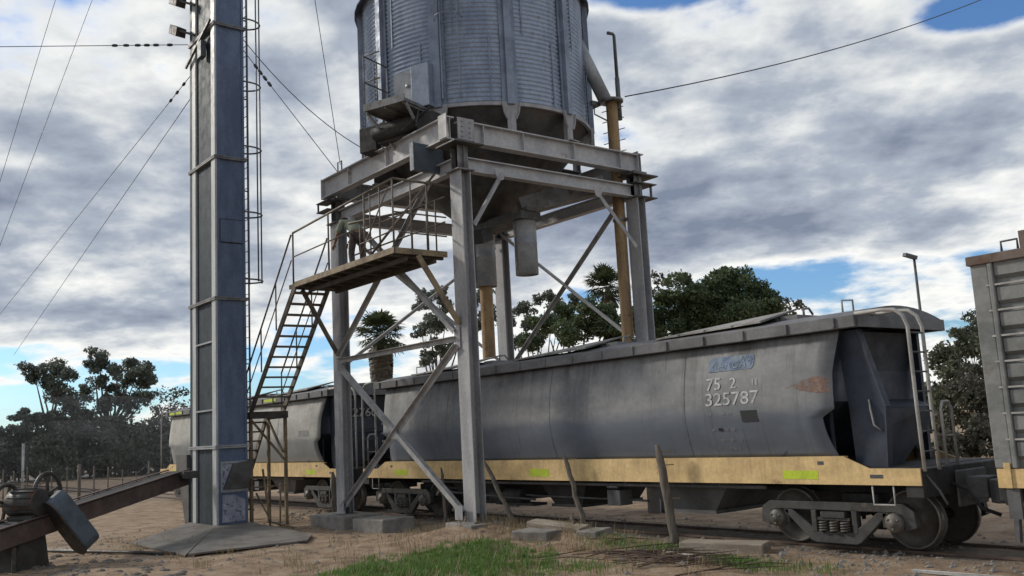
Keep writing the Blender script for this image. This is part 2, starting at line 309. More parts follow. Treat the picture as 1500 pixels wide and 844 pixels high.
def copy_tree(o, parent=None):
    c = o.copy(); COL.objects.link(c)
    if parent: c.parent = parent
    for ch in list(o.children): copy_tree(ch, c)
    return c
def text_mesh(txt, h, shear=0.0, sx=1.0, bold=0.0):
    cu = bpy.data.curves.new('txt', 'FONT'); cu.body = txt; cu.size = h / 0.70; cu.shear = shear; cu.offset = bold; cu.resolution_u = 3
    o = bpy.data.objects.new('txt', cu); COL.objects.link(o)
    me = bpy.data.meshes.new_from_object(o.evaluated_get(bpy.context.evaluated_depsgraph_get()))
    vs = [(v.co.x * sx, v.co.y) for v in me.vertices]; fs = [tuple(p.vertices) for p in me.polygons]
    bpy.data.objects.remove(o); bpy.data.meshes.remove(me); bpy.data.curves.remove(cu)
    x0 = min(v[0] for v in vs)
    return [(x - x0, y) for x, y in vs], fs
rnd = random.Random(7)

# ------------------------------------------------------------------ ground, road
def hsh(x, y):
    return (math.sin(x * 1.7 + y * 2.3) + math.sin(x * 3.1 - y * 1.9 + 1.3) + math.sin(x * 0.7 + y * 5.3 + 2.1) * 0.6 + math.sin(x * 7.3 + y * 6.1) * 0.35) / 2.95
def gz(x, y):
    z = -0.10
    near = max(0.0, 1 - math.hypot(x + 15, y + 4) / 26)
    side = min(1, max(0, (-1.0 - y) / 1.5)) if y < 0.5 else min(1, max(0, (y - 2.3) / 2))
    z += 0.04 * hsh(x, y) * near * (0.35 + 0.65 * side) + 0.018 * hsh(x * 3.1, y * 2.7) * near + 0.012 * hsh(x * 8.3 + 2, y * 7.1) * near
    z += 0.28 * math.exp(-((x + 15.7) ** 2 / 1.1 + (y + 1.85) ** 2 / 0.55))          # mound round the near column
    z += 0.12 * math.exp(-((x + 15.0) ** 2 / 6 + (y + 2.7) ** 2 / 0.8))
    z += 0.10 * math.exp(-((x + 17.0) ** 2 / 5.0 + (y + 8.4) ** 2 / 1.2))
    z += 0.05 * math.exp(-((x + 10.5) ** 2 / 3.0 + (y + 2.6) ** 2 / 0.7))
    z += 0.20 * math.exp(-((x + 13.5) ** 2 / 2.2 + (y + 1.25) ** 2 / 0.30)) + 0.06 * math.exp(-((x + 14.5) ** 2 / 16 + (y + 1.1) ** 2 / 0.25))
    z += 0.062 * math.exp(-(((y - .53) / 1.5) ** 4)) * (1 if -60 < x < 8 else 0)
    if y > 2.0: z += 0.10 * min(1, (y - 2) / 4) * near
    return z
def axis_pts(a, b, step, far):
    p = [a + i * step for i in range(int((b - a) / step) + 1)]; s = step; lo, hi = p[0], p[-1]; L, H = [], []
    while hi < far: s *= 1.35; hi += s; lo -= s; H.append(hi); L.append(lo)
    return L[::-1] + p + H
xs = axis_pts(-32, 2, 0.2, 3500); ys = axis_pts(-13.5, 8, 0.2, 3500)
g = MB(); ny = len(ys)
g.add([(x, y, gz(x, y)) for x in xs for y in ys], [(i * ny + j, (i + 1) * ny + j, (i + 1) * ny + j + 1, i * ny + j + 1) for i in range(len(xs) - 1) for j in range(ny - 1)], True)
def ground_mat():
    m = bpy.data.materials.new('dirt'); m.use_nodes = True; t = m.node_tree; b = t.nodes['Principled BSDF']; b.inputs['Roughness'].default_value = 0.95
    co = t.nodes.new('ShaderNodeTexCoord').outputs['Object']
    def nz(s_, det, ro, st=(1, 1, 1)):
        mp = t.nodes.new('ShaderNodeMapping'); mp.inputs[3].default_value = st; t.links.new(co, mp.inputs[0])
        n = t.nodes.new('ShaderNodeTexNoise'); n.inputs['Scale'].default_value = s_; n.inputs['Detail'].default_value = det; n.inputs['Roughness'].default_value = ro
        t.links.new(mp.outputs[0], n.inputs['Vector']); return n.outputs[0]
    def ramp(v, stops):
        r = t.nodes.new('ShaderNodeValToRGB'); t.links.new(v, r.inputs[0]); E_ = r.color_ramp.elements
        E_[0].position, E_[0].color = stops[0][0], (*stops[0][1], 1); E_[1].position, E_[1].color = stops[-1][0], (*stops[-1][1], 1)
        for p, c in stops[1:-1]: q = E_.new(p); q.color = (*c, 1)
        return r.outputs[0]
    def mix(f, a, c, bt='MIX'):
        n = t.nodes.new('ShaderNodeMix'); n.data_type = 'RGBA'; n.blend_type = bt
        if isinstance(f, float): n.inputs[0].default_value = f
        else: t.links.new(f, n.inputs[0])
        t.links.new(a, n.inputs[6]); t.links.new(c, n.inputs[7]); return n.outputs[2]
    big = ramp(nz(0.35, 6, 0.6), [(0.32, (0.24, 0.17, 0.115)), (0.5, (0.36, 0.25, 0.16)), (0.68, (0.42, 0.31, 0.21))])
    mid = ramp(nz(2.2, 8, 0.68), [(0.38, (0.135, 0.098, 0.072)), (0.5, (0.345, 0.24, 0.155)), (0.62, (0.44, 0.35, 0.255))])
    c = mix(0.65, big, mid)
    fine = ramp(nz(22, 6, 0.75), [(0.30, (0.55, 0.53, 0.50)), (0.5, (1, 1, 1)), (0.72, (1.25, 1.22, 1.18))])
    c = mix(0.85, c, fine, 'MULTIPLY')
    # oil-dark and ballast-grey strip along the rails
    sp = t.nodes.new('ShaderNodeSeparateXYZ'); t.links.new(co, sp.inputs[0])
    ab = t.nodes.new('ShaderNodeMath'); ab.operation = 'SUBTRACT'; t.links.new(sp.outputs[1], ab.inputs[0]); ab.inputs[1].default_value = 0.53
    a2 = t.nodes.new('ShaderNodeMath'); a2.operation = 'ABSOLUTE'; t.links.new(ab.outputs[0], a2.inputs[0])
    mr = t.nodes.new('ShaderNodeMapRange'); mr.interpolation_type = 'SMOOTHSTEP'; t.links.new(a2.outputs[0], mr.inputs[0]); mr.inputs[1].default_value = 1.6; mr.inputs[2].default_value = 0.5; mr.inputs[3].default_value = 0; mr.inputs[4].default_value = 0.65
    n3 = nz(9, 6, 0.7); stn = ramp(n3, [(0.35, (0.075, 0.063, 0.052)), (0.5, (0.16, 0.135, 0.11)), (0.68, (0.25, 0.215, 0.18))])
    c = mix(mr.outputs[0], c, stn)
    t.links.new(c, b.inputs['Base Color'])
    bp = t.nodes.new('ShaderNodeBump'); bp.inputs['Strength'].default_value = 1.0; bp.inputs['Distance'].default_value = 0.05
    t.links.new(nz(14, 10, 0.75), bp.inputs['Height']); t.links.new(bp.outputs[0], b.inputs['Normal'])
    return m
g.build('ground', ground_mat(), kind='structure')
M['road'] = material('pale_dusty_road', (0.52, 0.455, 0.40), (0.44, 0.38, 0.33), 0.3, 0.95)
r_ = MB(); P0 = at(-260, 692, 90); P1 = at(420, 690, 95); dr = (P1 - P0); dr.z = 0; dr.normalize(); pr = V((-dr.y, dr.x, 0))
c0 = V((P0.x, P0.y, 0)) - dr * 60
r_.add([V((c.x, c.y, -0.085)) for c in (c0, c0 + dr * 230, c0 + dr * 230 + pr * 9, c0 + pr * 9)], [(0, 1, 2, 3)])
r_.build('road', 'road', kind='structure')

# ------------------------------------------------------------------ railway track
TY = 0.53
tr = T('railway_track', 'rusty narrow railway track half buried in dirt under the wagons', 'railway track', (-20, TY, -0.1))
M['rail'] = material('rail_steel', (0.15, 0.10, 0.075), (0.09, 0.06, 0.045), 3, 0.7, 0.2)
for y in (0.0, 1.06):
    m = MB(); m.bar((-130, y, -0.012), (40, y, -0.012), 0.065, 0.03); m.bar((-130, y, -0.07), (40, y, -0.07), 0.018, 0.085); m.bar((-130, y, -0.12), (40, y, -0.12), 0.12, 0.016)
    tr.part(m, 'rail', 'rail')
# ------------------------------------------------------------------ hopper wagons
def hw(z):                                                        # half width of the rounded hull at height z
    return 1.298 - .185 * (abs(z - 2.12) / 1.08) ** 1.8 if z > 2.12 else 1.298 - .165 * ((2.12 - z) / .75) ** 1.8
HL = 7.65
def side_end(z): # where the side sheet stops towards the wagon end
    if z > 2.06: return 6.47 + max(0, (z - 2.6)) * 0.16
    if z > 1.94: return 6.47 - (2.06 - z) * 1.8
    return 6.254 + (1.94 - z) * (1.94 - z) * 0.35
def spring(m, c, r, h, turns=4.5):
    m.tube([V(c) + V((math.cos(a) * r, math.sin(a) * r, h * a / (turns * 2 * math.pi))) for a in [i * turns * 2 * math.pi / 36 for i in range(37)]], 0.016, 5)
def bogie(root, bx):
    """two wheelsets, two side frames with springs, bolster"""
    g_ = []
    for wx in (bx - 0.98, bx + 0.98):
        for s in (-1, 1):
            m = MB(); y = s * 0.53
            m.lathe((wx, y + s * 0.035, 0.44), (0, s, 0), [(0.435, -0.115), (0.405, -0.115), (0.405, 0.02), (0.39, 0.02), (0.375, 0.005), (0.35, -0.04), (0.17, -0.045), (0.15, -0.005), (0.11, 0.0), (0.0, 0.0)], 40)
            m.lathe((wx, y + s * 0.035, 0.44), (0, s, 0), [(0.0, -0.10), (0.12, -0.10), (0.36, -0.075), (0.40, -0.115), (0.445, -0.115), (0.445, -0.095), (0.425, -0.085), (0.408, -0.078)], 40)
            wh = m.build('wheel', 'wheel', root)
            t = MB(); t.lathe((wx, y + s * 0.035, 0.44), (0, s, 0), [(0.424, -0.08), (0.416, 0.015), (0.407, 0.022), (0.395, 0.022)], 40); t.build('tread', 'tread', wh)
        m = MB(); m.tube([(wx, -0.86, 0.44), (wx, 0.86, 0.44)], 0.075, 12); m.build('axle', 'bogie', root)
    for s in (-1, 1):
        y = s * 0.98; m = MB()
        z0 = 0.10
        # cast side frame: top chord, sloping lower chord, two window posts
        top = [(-1.30, .36), (-1.27, .58), (-1.12, .68), (1.12, .68), (1.27, .58), (1.30, .36), (1.13, .30), (1.10, .52), (1.0, .555), (-1.0, .555), (-1.10, .52), (-1.13, .30)]
        m.prism([(x + bx, z + 0.02) for x, z in top], (0, y - 0.06, 0), (1, 0, 0), (0, 0, 1), (0, 1, 0), 0.12)
        low = [(-0.90, .575), (-0.72, .575), (-0.28, .26), (0.28, .26), (0.72, .575), (0.90, .575), (0.42, .13), (0.34, .10), (-0.34, .10), (-0.42, .13)]
        m.prism([(x + bx, z) for x, z in low], (0, y - 0.05, 0), (1, 0, 0), (0, 0, 1), (0, 1, 0), 0.10)
        for px in (-0.34, 0.34): m.box(bx + px - 0.045, bx + px + 0.045, y - 0.055, y + 0.055, 0.25, 0.58)
        for px in (-0.98, 0.98):                                  # jaws down to the axle box
            m.box(bx + px - 0.20, bx + px - 0.12, y - 0.05, y + 0.05, 0.36, 0.60); m.box(bx + px + 0.12, bx + px + 0.20, y - 0.05, y + 0.05, 0.36, 0.60)
        sf = m.build('side_frame', 'bogie', root, bevel=0.012)
        for px in (-0.98, 0.98):
            m = MB(); m.lathe((bx + px, y + s * 0.12, 0.44), (0, s, 0), [(0.135, -0.2), (0.135, -0.02), (0.115, 0.0), (0.06, 0.005), (0.055, 0.03), (0.0, 0.03)], 18)
            for k in range(3):
                a = 2.09 * k + 0.5; m.lathe((bx + px + math.cos(a) * .085, y + s * 0.12, 0.44 + math.sin(a) * .085), (0, s, 0), [(0.018, -0.01), (0.018, 0.02), (0, 0.02)], 8)
            m.build('axle_box', 'wheel', sf)
        m = MB()
        for k in (-0.18, 0.0, 0.18):
            for dy in (-0.035, 0.05): spring(m, (bx + k, y + dy * s, 0.262), 0.062, 0.17)
        m.build('springs', 'wheel', sf)
        m = MB(); m.box(bx - 0.27, bx + 0.27, y - 0.065, y + 0.065, 0.435, 0.475); m.box(bx - 0.2, bx + 0.2, y - 0.085, y + 0.085, 0.475, 0.56); m.build('bolster_end', 'bogie', sf)
    m = MB(); m.box(bx - 0.19, bx + 0.19, -0.89, 0.89, 0.46, 0.60); m.box(bx - 0.3, bx + 0.3, -0.3, 0.3, 0.602, 0.76); m.build('bolster', 'bogie', root)
    for q in (-1, 1):
        m = MB(); m.tube([(bx + q * .46, -0.7, 0.40), (bx + q * .46, 0.7, 0.40)], 0.04, 8)
        for s in (-1, 1): m.box(bx + q * .46 - .03, bx + q * .52 + .03, s * 0.53 - .06, s * 0.53 + .06, 0.28, 0.56)
        m.build('brake_beam', 'under', root)

def make_wagon():
    R_ = thing('hopper_wagon', 'x', 'wagon')
    # side sheets: an upper and a lower strake on each side, joined by a weld seam
    nx = 40
    for s in (-1, 1):
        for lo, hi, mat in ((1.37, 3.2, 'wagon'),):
            zs = sorted(set([round(lo + (hi - lo) * k / 30, 4) for k in range(31)] + [1.941, 2.059]))
            m = MB(); vs = []
            for z in zs:
                e = side_end(z)
                for i in range(nx + 1):
                    u = i / nx * 2 - 1; x = u * e
                    dent = 0.0035 * math.sin(x * 3.1 + z * 2.0) * math.sin(x * 1.13 + 0.7 + z) + 0.002 * math.sin(x * 7.3 + z * 4)
                    vs.append((x, s * (hw(z) + dent), z))
            k = nx + 1
            fs = [(j * k + i, j * k + i + 1, (j + 1) * k + i + 1, (j + 1) * k + i) for j in range(len(zs) - 1) for i in range(nx)]
            if s > 0: fs = [tuple(reversed(f)) for f in fs]
            m.add(vs, fs, True)
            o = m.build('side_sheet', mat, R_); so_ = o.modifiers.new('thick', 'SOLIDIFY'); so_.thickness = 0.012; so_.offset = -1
        m = MB()
        for x in (-3.6, 0.05, 3.6):
            m.tube([(x, s * (hw(z) + 0.004), z) for z in (1.38, 1.6, 1.8, 2.0, 2.15, 2.3, 2.5, 2.7, 2.9, 3.1, 3.19)], 0.004, 4)
        m.build('weld_seam', 'wagon_low', R_)
        # roof edge (eave) channel with small lugs
        m = MB(); m.box(-6.93, 6.93, s * 1.255 - 0.03, s * 1.255 + 0.03, 3.205, 3.385); m.box(-6.93, 6.93, min(s * 1.12, s * 1.224), max(s * 1.12, s * 1.224), 3.205, 3.23)
        for k in range(17): m.box(-6.6 + k * 0.825 - .02, -6.6 + k * 0.825 + .02, s * 1.285 if s > 0 else -1.315, 1.315 if s > 0 else s * 1.285, 3.22, 3.37)
        m.build('roof_edge', 'wagon_roof', R_, bevel=0.01)
        # ochre side sill with stepped ends
        m = MB(); pl = [(-HL, .97), (HL, .97), (HL, 1.20), (6.9, 1.20), (6.5, 1.372), (-6.5, 1.372), (-6.9, 1.20), (-HL, 1.20)]
        m.prism(pl, (0, s * 1.24 - 0.012, 0), (1, 0, 0), (0, 0, 1), (0, 1, 0), 0.024); m.box(-HL, HL, min(s * 1.10, s * 1.226), max(s * 1.10, s * 1.226), 0.97, 0.985)
        m.box(-6.5, 6.5, min(s * 1.12, s * 1.227), max(s * 1.12, s * 1.227), 1.352, 1.372)
        sl_ = m.build('side_sill', 'sill', R_)
        yy = s * 1.2535
        for x, w_, h_ in ((5.75, .62, .125), (-0.42, .60, .15), (-5.75, .55, .13)):
            q = MB(); q.box(x - w_ / 2, x + w_ / 2, yy - .002, yy + .002, 1.045, 1.045 + h_); q.build('reflector', 'hazard', sl_)
        q = MB()
        for x, z in ((6.12, 1.28), (6.95, 1.09), (7.05, 1.09), (-6.2, 1.26), (-2.6, 1.2)): q.box(x - .05, x + .05, yy - .003, yy + .012, z - .025, z + .025)
        q.build('sill_plates', 'under_grey', sl_)
        # stirrup steps at each end
        for e in (-1, 1):
            q = MB(); a = e * 7.22; b_ = e * 6.9
            q.tube([(a, s * 1.22, 0.97), (a, s * 1.22, 0.70), (b_, s * 1.22, 0.70), (b_, s * 1.22, 0.97)], 0.014, 6); q.build('step', 'ladder', R_)
    # roof
    m = MB(); n = 12; sec = [(-1.224 + 2.448 * i / n, 3.37 + 0.19 * (1 - (2 * i / n - 1) ** 2)) for i in range(n + 1)]
    ex = [-6.93, -4.6, -2.3, 0, 2.3, 4.6, 6.93]; k = n + 1
    m.add([(x, y, z) for x in ex for y, z in sec], [(i * k + j, i * k + j + 1, (i + 1) * k + j + 1, (i + 1) * k + j) for i in range(len(ex) - 1) for j in range(n)], True)
    for e in (-6.93, 6.93):
        m.add([(e, y, z) for y, z in sec], [tuple(range(n + 1))]); m.box(e - .025, e + .025, -1.222, 1.222, 3.207, 3.372)
    m.build('roof', 'wagon_roof', R_)
    for x in (-6.2, 6.2):                                          # grab hoops on the roof
        m = MB(); m.tube([(x + .02, -0.42, 3.50), (x + .02, -0.42, 3.72), (x + .02, -0.12, 3.74), (x + .02, -0.12, 3.52)], 0.016, 6); m.build('grab_hoop', 'ladder', R_)
    # four long hatch lids, each slanting up towards one end
    for hx in (-4.7, -0.6, 3.55):
        m = MB(); x0, x1 = hx - .80, hx + 1.55
        y0, y1 = -1.0, 0.0                                       # the lid leans: low along the near edge, propped high along the far one
        lo_ = [(x0, y0, 3.455), (x1, y0, 3.49), (x1, y1, 3.73), (x0, y1, 3.565)]
        m.add(lo_ + [(x, y, z + .025) for x, y, z in lo_], [(0, 3, 2, 1), (4, 5, 6, 7), (0, 1, 5, 4), (2, 3, 7, 6), (1, 2, 6, 5), (0, 4, 7, 3)])
        lid = m.build('hatch_lid', 'hatch', R_)
        for f in (0.0, .25, .5, .75, 1.0):
            q = MB(); x = x0 + (x1 - x0) * f; za = 3.478 + .035 * f; zb = 3.588 + .165 * f; q.bar((x, -1.01, za), (x, .01, zb), .035, .02)
            q.build('lid_rib', 'wagon_roof', lid)
        q = MB(); q.prism([(x1 - 1.3, 3.49), (x1 + .1, 3.49), (x1 - .04, 3.585), (x1 - .12, 3.585)], (0, -0.6, 0), (1, 0, 0), (0, 0, 1), (0, 1, 0), 1.2); q.build('hatch_coaming', 'under', R_)
        q = MB(); q.box(x1 + .02, x1 + .34, -.5, .5, 3.52, 3.60); q.tube([(x1 + .3, -.25, 3.58), (x1 + .3, -.25, 3.70), (x1 + .3, -.1, 3.72), (x1 + .3, 0.0, 3.62)], 0.02, 6); q.build('hatch_catch', 'wagon_roof', R_)
    # ends
    for e in (-1, 1):
        def X(x): return e * x
        m = MB()
        hs = [(z, hw(z) - 0.02) for z in (3.2, 2.9, 2.6, 2.3, 2.17)]
        m.add([(X(6.42 + max(0, z - 2.6) * .16), -h, z) for z, h in hs] + [(X(6.42 + max(0, z - 2.6) * .16), h, z) for z, h in hs], [(i, i + 1, i + 6, i + 5) for i in range(4)])
        m.add([(X(6.42), -1.27, 2.17), (X(6.42), 1.27, 2.17), (X(5.0), 1.12, 1.1), (X(5.0), -1.12, 1.1)], [(0, 1, 2, 3)])
        o = m.build('end_wall', 'wagon_end', R_); sd = o.modifiers.new('thick', 'SOLIDIFY'); sd.thickness = 0.012
        for s in (-1, 1):                                          # flanged end supports
            y = s * 0.98; q = MB()
            pl = [(6.42, 3.19), (6.78, 3.19), (7.11, 2.04), (7.05, 1.205), (6.55, 1.205), (6.52, 2.05)]
            if s * e > 0: pl = [(6.42, 3.19), (6.60, 3.19), (6.62, 2.04), (6.6, 1.205), (6.50, 1.205), (6.5, 2.05)]
            q.prism([(X(a), b) for a, b in pl], (0, y - .012, 0), (1, 0, 0), (0, 0, 1), (0, 1, 0), .024)
            (q.bar((X(6.80), y, 3.19), (X(7.125), y, 2.05), 0.13, 0.02, (e, 0, 0)), q.bar((X(7.12), y, 2.04), (X(7.06), y, 1.205), 0.13, 0.02, (e, 0, 0))) if s * e < 0 else q.bar((X(6.61), y, 3.19), (X(6.61), y, 1.205), .08, .02, (e, 0, 0))
            su = q.build('end_support', 'wagon_end', R_)
            if s * e < 0:
                q = MB(); q.tube([(X(6.86), y - .03, 2.16), (X(6.90), y - .08, 2.02), (X(6.93), y - .08, 1.80), (X(7.0), y - .03, 1.72)], 0.014, 6); q.build('grab_handle', 'ladder', su)
            q = MB(); q.box(min(X(6.27), X(6.31)), max(X(6.27), X(6.31)), s * 1.12 - .02, s * 1.12 + .02, 1.21, 2.02); q.build('end_post', 'wagon_end', R_)
        # hopper slope between the supports: wide at the top, narrow at the bottom
        q = MB(); q.add([(X(7.02), -.96 * e, 2.02), (X(7.02), .45 * e, 2.02), (X(7.00), .45 * e, 1.85), (X(6.86), -.30 * e, 1.21), (X(6.86), -.90 * e, 1.21), (X(7.0), -.96 * e, 1.75)], [tuple(range(6))])
        q.add([(X(7.02), -.96 * e, 2.02), (X(7.02), .45 * e, 2.02), (X(6.5), .9 * e, 2.14), (X(6.5), -.96 * e, 2.14)], [(3, 2, 1, 0)])
        o = q.build('end_hopper_sheet', 'wagon_end', R_); sd = o.modifiers.new('thick', 'SOLIDIFY'); sd.thickness = 0.012
        # end ladder curling over on to the roof
        q = MB()
        for y in (-1.20, -.82):
            q.tube([(X(6.90), y, 3.40), (X(7.30), y, 3.40), (X(7.50), y, 3.38), (X(7.62), y, 3.29), (X(7.68), y, 3.12), (X(7.68), y, 2.0), (X(7.69), y, 1.16)], 0.027, 8)
        ld = q.build('end_ladder', 'ladder', R_, None)
        q = MB()
        for i in range(7):
            q = MB(); q.tube([(X(7.68), -1.2, 1.42 + i * .27), (X(7.68), -.82, 1.42 + i * .27)], 0.014, 6); q.build('rung', 'lampgrey', ld)
        # headstock, platform, coupler
        q = MB(); q.box(min(X(7.40), X(7.66)), max(X(7.40), X(7.66)), -1.222, 1.222, 0.80, 1.19); q.box(min(X(6.5), X(7.39)), max(X(6.5), X(7.39)), -1.22, 1.22, 1.14, 1.20)
        q.build('headstock', 'under', R_, bevel=0.015)
        q = MB(); q.box(min(X(7.66), X(8.0)), max(X(7.66), X(8.0)), -.17, .17, 0.72, 1.02); q.prism([(X(8.0), -.12), (X(8.14), -.24), (X(8.29), -.16), (X(8.27), .02), (X(8.21), .20), (X(8.0), .15)], (0, 0, .66), (1, 0, 0), (0, 1, 0), (0, 0, 1), .32)
        q.box(min(X(7.68), X(7.72)), max(X(7.68), X(7.72)), -.42, .42, .62, 1.12); q.build('coupler', 'under_grey', R_, bevel=0.02)
        q = MB(); q.tube([(X(7.66), -.5, .95), (X(7.9), -.52, .88), (X(8.02), -.45, .62), (X(8.2), -.3, .52)], 0.028, 8); q.build('brake_hose', 'rubber', R_); q = MB(); q.tube([(X(7.64), -1.12, 1.12), (X(7.82), -1.12, .9), (X(7.9), -1.1, .72)], 0.016, 6); q.build('cut_lever', 'under_grey', R_)
        q = MB(); q.tube([(X(7.6), -.42, 1.19), (X(7.6), -.42, 1.98), (X(7.6), -.36, 2.08), (X(7.6), -.2, 2.08), (X(7.6), -.13, 1.98), (X(7.6), -.13, 1.19)], 0.022, 8); q.tube([(X(7.6), -.42, 1.6), (X(7.6), -.13, 1.6)], .016, 6); q.build('handrail', 'ladder', R_)
        bogie(R_, e * 6.1)
    # underframe and hopper outlets
    m = MB(); m.box(-7.6, 7.6, -.22, .22, .78, 1.08)
    for x in (-4.6, -2.3, 0, 2.3, 4.6): m.box(x - .06, x + .06, -1.09, 1.09, .86, .965)
    m.build('centre_sill', 'under', R_)
    m = MB()
    m.add([(-6.42, -1.1, 1.36), (6.42, -1.1, 1.36), (6.42, 1.1, 1.36), (-6.42, 1.1, 1.36), (-4.9, -.9, .99), (4.9, -.9, .99), (4.9, .9, .99), (-4.9, .9, .99)], [(0, 1, 5, 4), (1, 2, 6, 5), (2, 3, 7, 6), (3, 0, 4, 7), (4, 5, 6, 7)])
    m.build('hopper_bottom', 'under', R_)
    for x, w_, mat in ((3.15, .98, 'under_grey'), (-.1, .75, 'under'), (-3.15, .98, 'under')):
        m = MB(); m.add([(x - w_, -.95, .96), (x + w_, -.95, .96), (x + w_, .95, .96), (x - w_, .95, .96), (x - w_ * .56, -.8, .48), (x + w_ * .56, -.8, .48), (x + w_ * .56, .8, .48), (x - w_ * .56, .8, .48)],
                    [(0, 4, 5, 1), (1, 5, 6, 2), (2, 6, 7, 3), (3, 7, 4, 0), (4, 7, 6, 5)])
        m.box(x - w_ * .6, x + w_ * .6, -.86, .86, .42, .478); m.build('outlet_hopper', mat, R_)
    m = MB(); m.tube([(-5.0, -1.12, .90), (5.0, -1.12, .90)], .03, 8); m.tube([(-4.4, -.8, .74), (-1.0, -.85, .62), (2.2, -.85, .60)], .022, 6); m.tube([(-4.2, -1.0, .66), (-.9, -1.0, .56)], .025, 6)
    for x in (-4.2, -2.7, -1.2, .4, 1.9, 4.1): m.bar((x, -1.12, .97), (x, -1.12, .87), .05, .02)
    m.build('brake_rods', 'under_grey', R_)
    m = MB(); m.box(1.38, 1.72, -1.12, -.8, .52, .80); m.tube([(1.42, -1.14, .86), (1.70, -1.14, .86)], .03, 6); m.build('valve_box', 'under_grey', R_, bevel=0.01)
    m = MB(); m.tube([(-2.5, -.85, .60), (-1.4, -.85, .60)], .17, 14); m.box(-2.1, -2.03, -1.05, -.9, .44, .97); m.box(-2.3, -1.0, -.98, -.6, .42, .47); m.build('air_tank', 'under', R_)
    return R_
def decal(parent, name, mat, txt, x, z, h, shear=0, sx=1.0, bold=0.0, lift=0.009):
    vs, fs = text_mesh(txt, h, shear, sx, bold)
    m = MB(); m.add([(x + a, -(hw(z + b) + lift), z + b) for a, b in vs], fs); return m.build(name, mat, parent)
def patch(parent, name, mat, pts, lift=0.007, n=1):
    # flat painted patch wrapped on the curved side: pts are (x, z)
    m = MB(); zs = [p[1] for p in pts]; m.add([(x, -(hw(z) + lift), z) for x, z in pts], [tuple(range(len(pts)))]); return m.build(name, mat, parent)
WX = -14.45
wagon = make_wagon(); wagon.location = (WX, TY, 0)
wagon2 = copy_tree(wagon)
wagon2.location = (WX - 16.45, TY, 0)
wagon['group'] = wagon2['group'] = 'hopper wagons coupled on the track'
wagon['label'] = 'long grey grain hopper wagon numbered 325787 with blue faded logo and ochre sill'
wagon2['label'] = 'farther grey hopper wagon behind the stairs and tower, with white 32760 on its dark end'
M['far_side'] = material('pale_far_wagon_paint', (0.36, 0.355, 0.325), (0.26, 0.26, 0.24), 0.9, .65, 0, stretch=(.5, 1, 1.4), streak=((0.12, 0.115, 0.105), 2.0, .3, 2.4, 3.2, .7), rust=(.2, .16, .13), rust_amt=.15, rust_scale=1.6, low=((0.23, 0.24, 0.24), 2.0, 2.2))
for c in wagon2.children:                                          # the farther wagon is paler: its own paint on the same sheets
    if c.name.startswith('side_sheet'):
        c.material_slots[0].link = 'OBJECT'; c.material_slots[0].material = M['far_side']
# markings of the near wagon
def rr(x0, x1, z0, z1, r=.05):
    return [(x0 + r * .3, z0), (x1 - r, z0), (x1, z0 + r), (x1 + .01, z1 - r), (x1 - r * .4, z1), (x0 + r * 1.4, z1), (x0 + r * .4, z1 - r), (x0, z0 + r)]
ax0 = -10.35 - WX
lg = patch(wagon, 'logo', 'logo_blue', rr(ax0 + .02, ax0 + .95, 2.765, 3.0), .008)
decal(lg, 'logo_letters', 'logo_pale', 'CARGAS', ax0 + .10, 2.80, .13, .25, 1.15, lift=.012)
decal(wagon, 'lettering', 'letter', '75', ax0 + .0, 2.47, .195, 0, 1.15, .002)
decal(wagon, 'lettering', 'letter', '2', ax0 + .48, 2.475, .175, 0, 1.15, .002)
decal(wagon, 'lettering', 'letter', '11', ax0 + .93, 2.50, .10, 0, 1.0, .001)
decal(wagon, 'lettering', 'letter', '325787', ax0 - .02, 2.215, .205, 0, 1.24, .002)
for z, segs in ((2.06, ((0, .08), (.28, .10), (.40, .10))), (1.80, ((.05, .05), (.30, .10), (.44, .09))), (1.63, ((.06, .03), (.2, .14), (.38, .10), (.58, .03))), (1.50, ((.08, .05), (.32, .14), (.5, .04)))):
    m = MB()
    for a, l_ in segs:
        k = 0
        while k < l_ - .015:
            m.add([(ax0 + a + k, -(hw(z + q) + .009), z + q) for k, q in ((k, 0), (k + .018, 0), (k + .022, .045), (k + .004, .045))], [(0, 1, 2, 3)]); k += .031
    m.build('faded_lettering', 'letter_faint', wagon)
patch(wagon, 'black_panel', 'black', [(-9.66 - WX, 1.93), (-9.34 - WX, 1.93), (-9.36 - WX, 2.11), (-9.68 - WX, 2.11)], .009)
patch(wagon, 'black_panel', 'black', [(-10.17 - WX, 1.80), (-10.08 - WX, 1.80), (-10.08 - WX, 1.85), (-10.17 - WX, 1.85)], .009)
patch(wagon, 'rust_patch', 'rust_patch', [(-8.80 - WX, 2.41), (-8.55 - WX, 2.36), (-8.22 - WX, 2.30), (-8.02 - WX, 2.31), (-8.01 - WX, 2.50), (-8.25 - WX, 2.56), (-8.55 - WX, 2.49)], .008)
m = MB()
for k, z in enumerate((2.30, 2.06, 1.86)):
    for a in range(5): m.add([(-6.55 + a * .08 + i, -(hw(z + j) + .009), z + j) for i, j in ((0, 0), (.05, 0), (.05, .05), (0, .05))], [(0, 1, 2, 3)])
m.build('faded_lettering', 'letter_faint', wagon)
# number on the dark end of the far wagon, panel on its side
vs, fs = text_mesh('32760', .24, 0, 1.2, .006)
m = MB(); m.add([(6.482 + max(0, 2.62 + b - 2.6) * .16, -.47 + a, 2.62 + b) for a, b in vs], fs); m.build('end_lettering', 'letter', wagon2)
patch(wagon2, 'pale_panel', 'letter_faint', [(5.05, 2.12), (5.75, 2.12), (5.75, 2.30), (5.05, 2.30)], .009)
q = MB(); q.box(2.6, 3.5, -1.291, -1.287, 3.25, 3.34); q.build('reflector', 'hazard', wagon2)
q = MB(); q.box(-6.4, -5.0, -1.291, -1.287, 3.25, 3.34); q.build('reflector', 'hazard', wagon2)

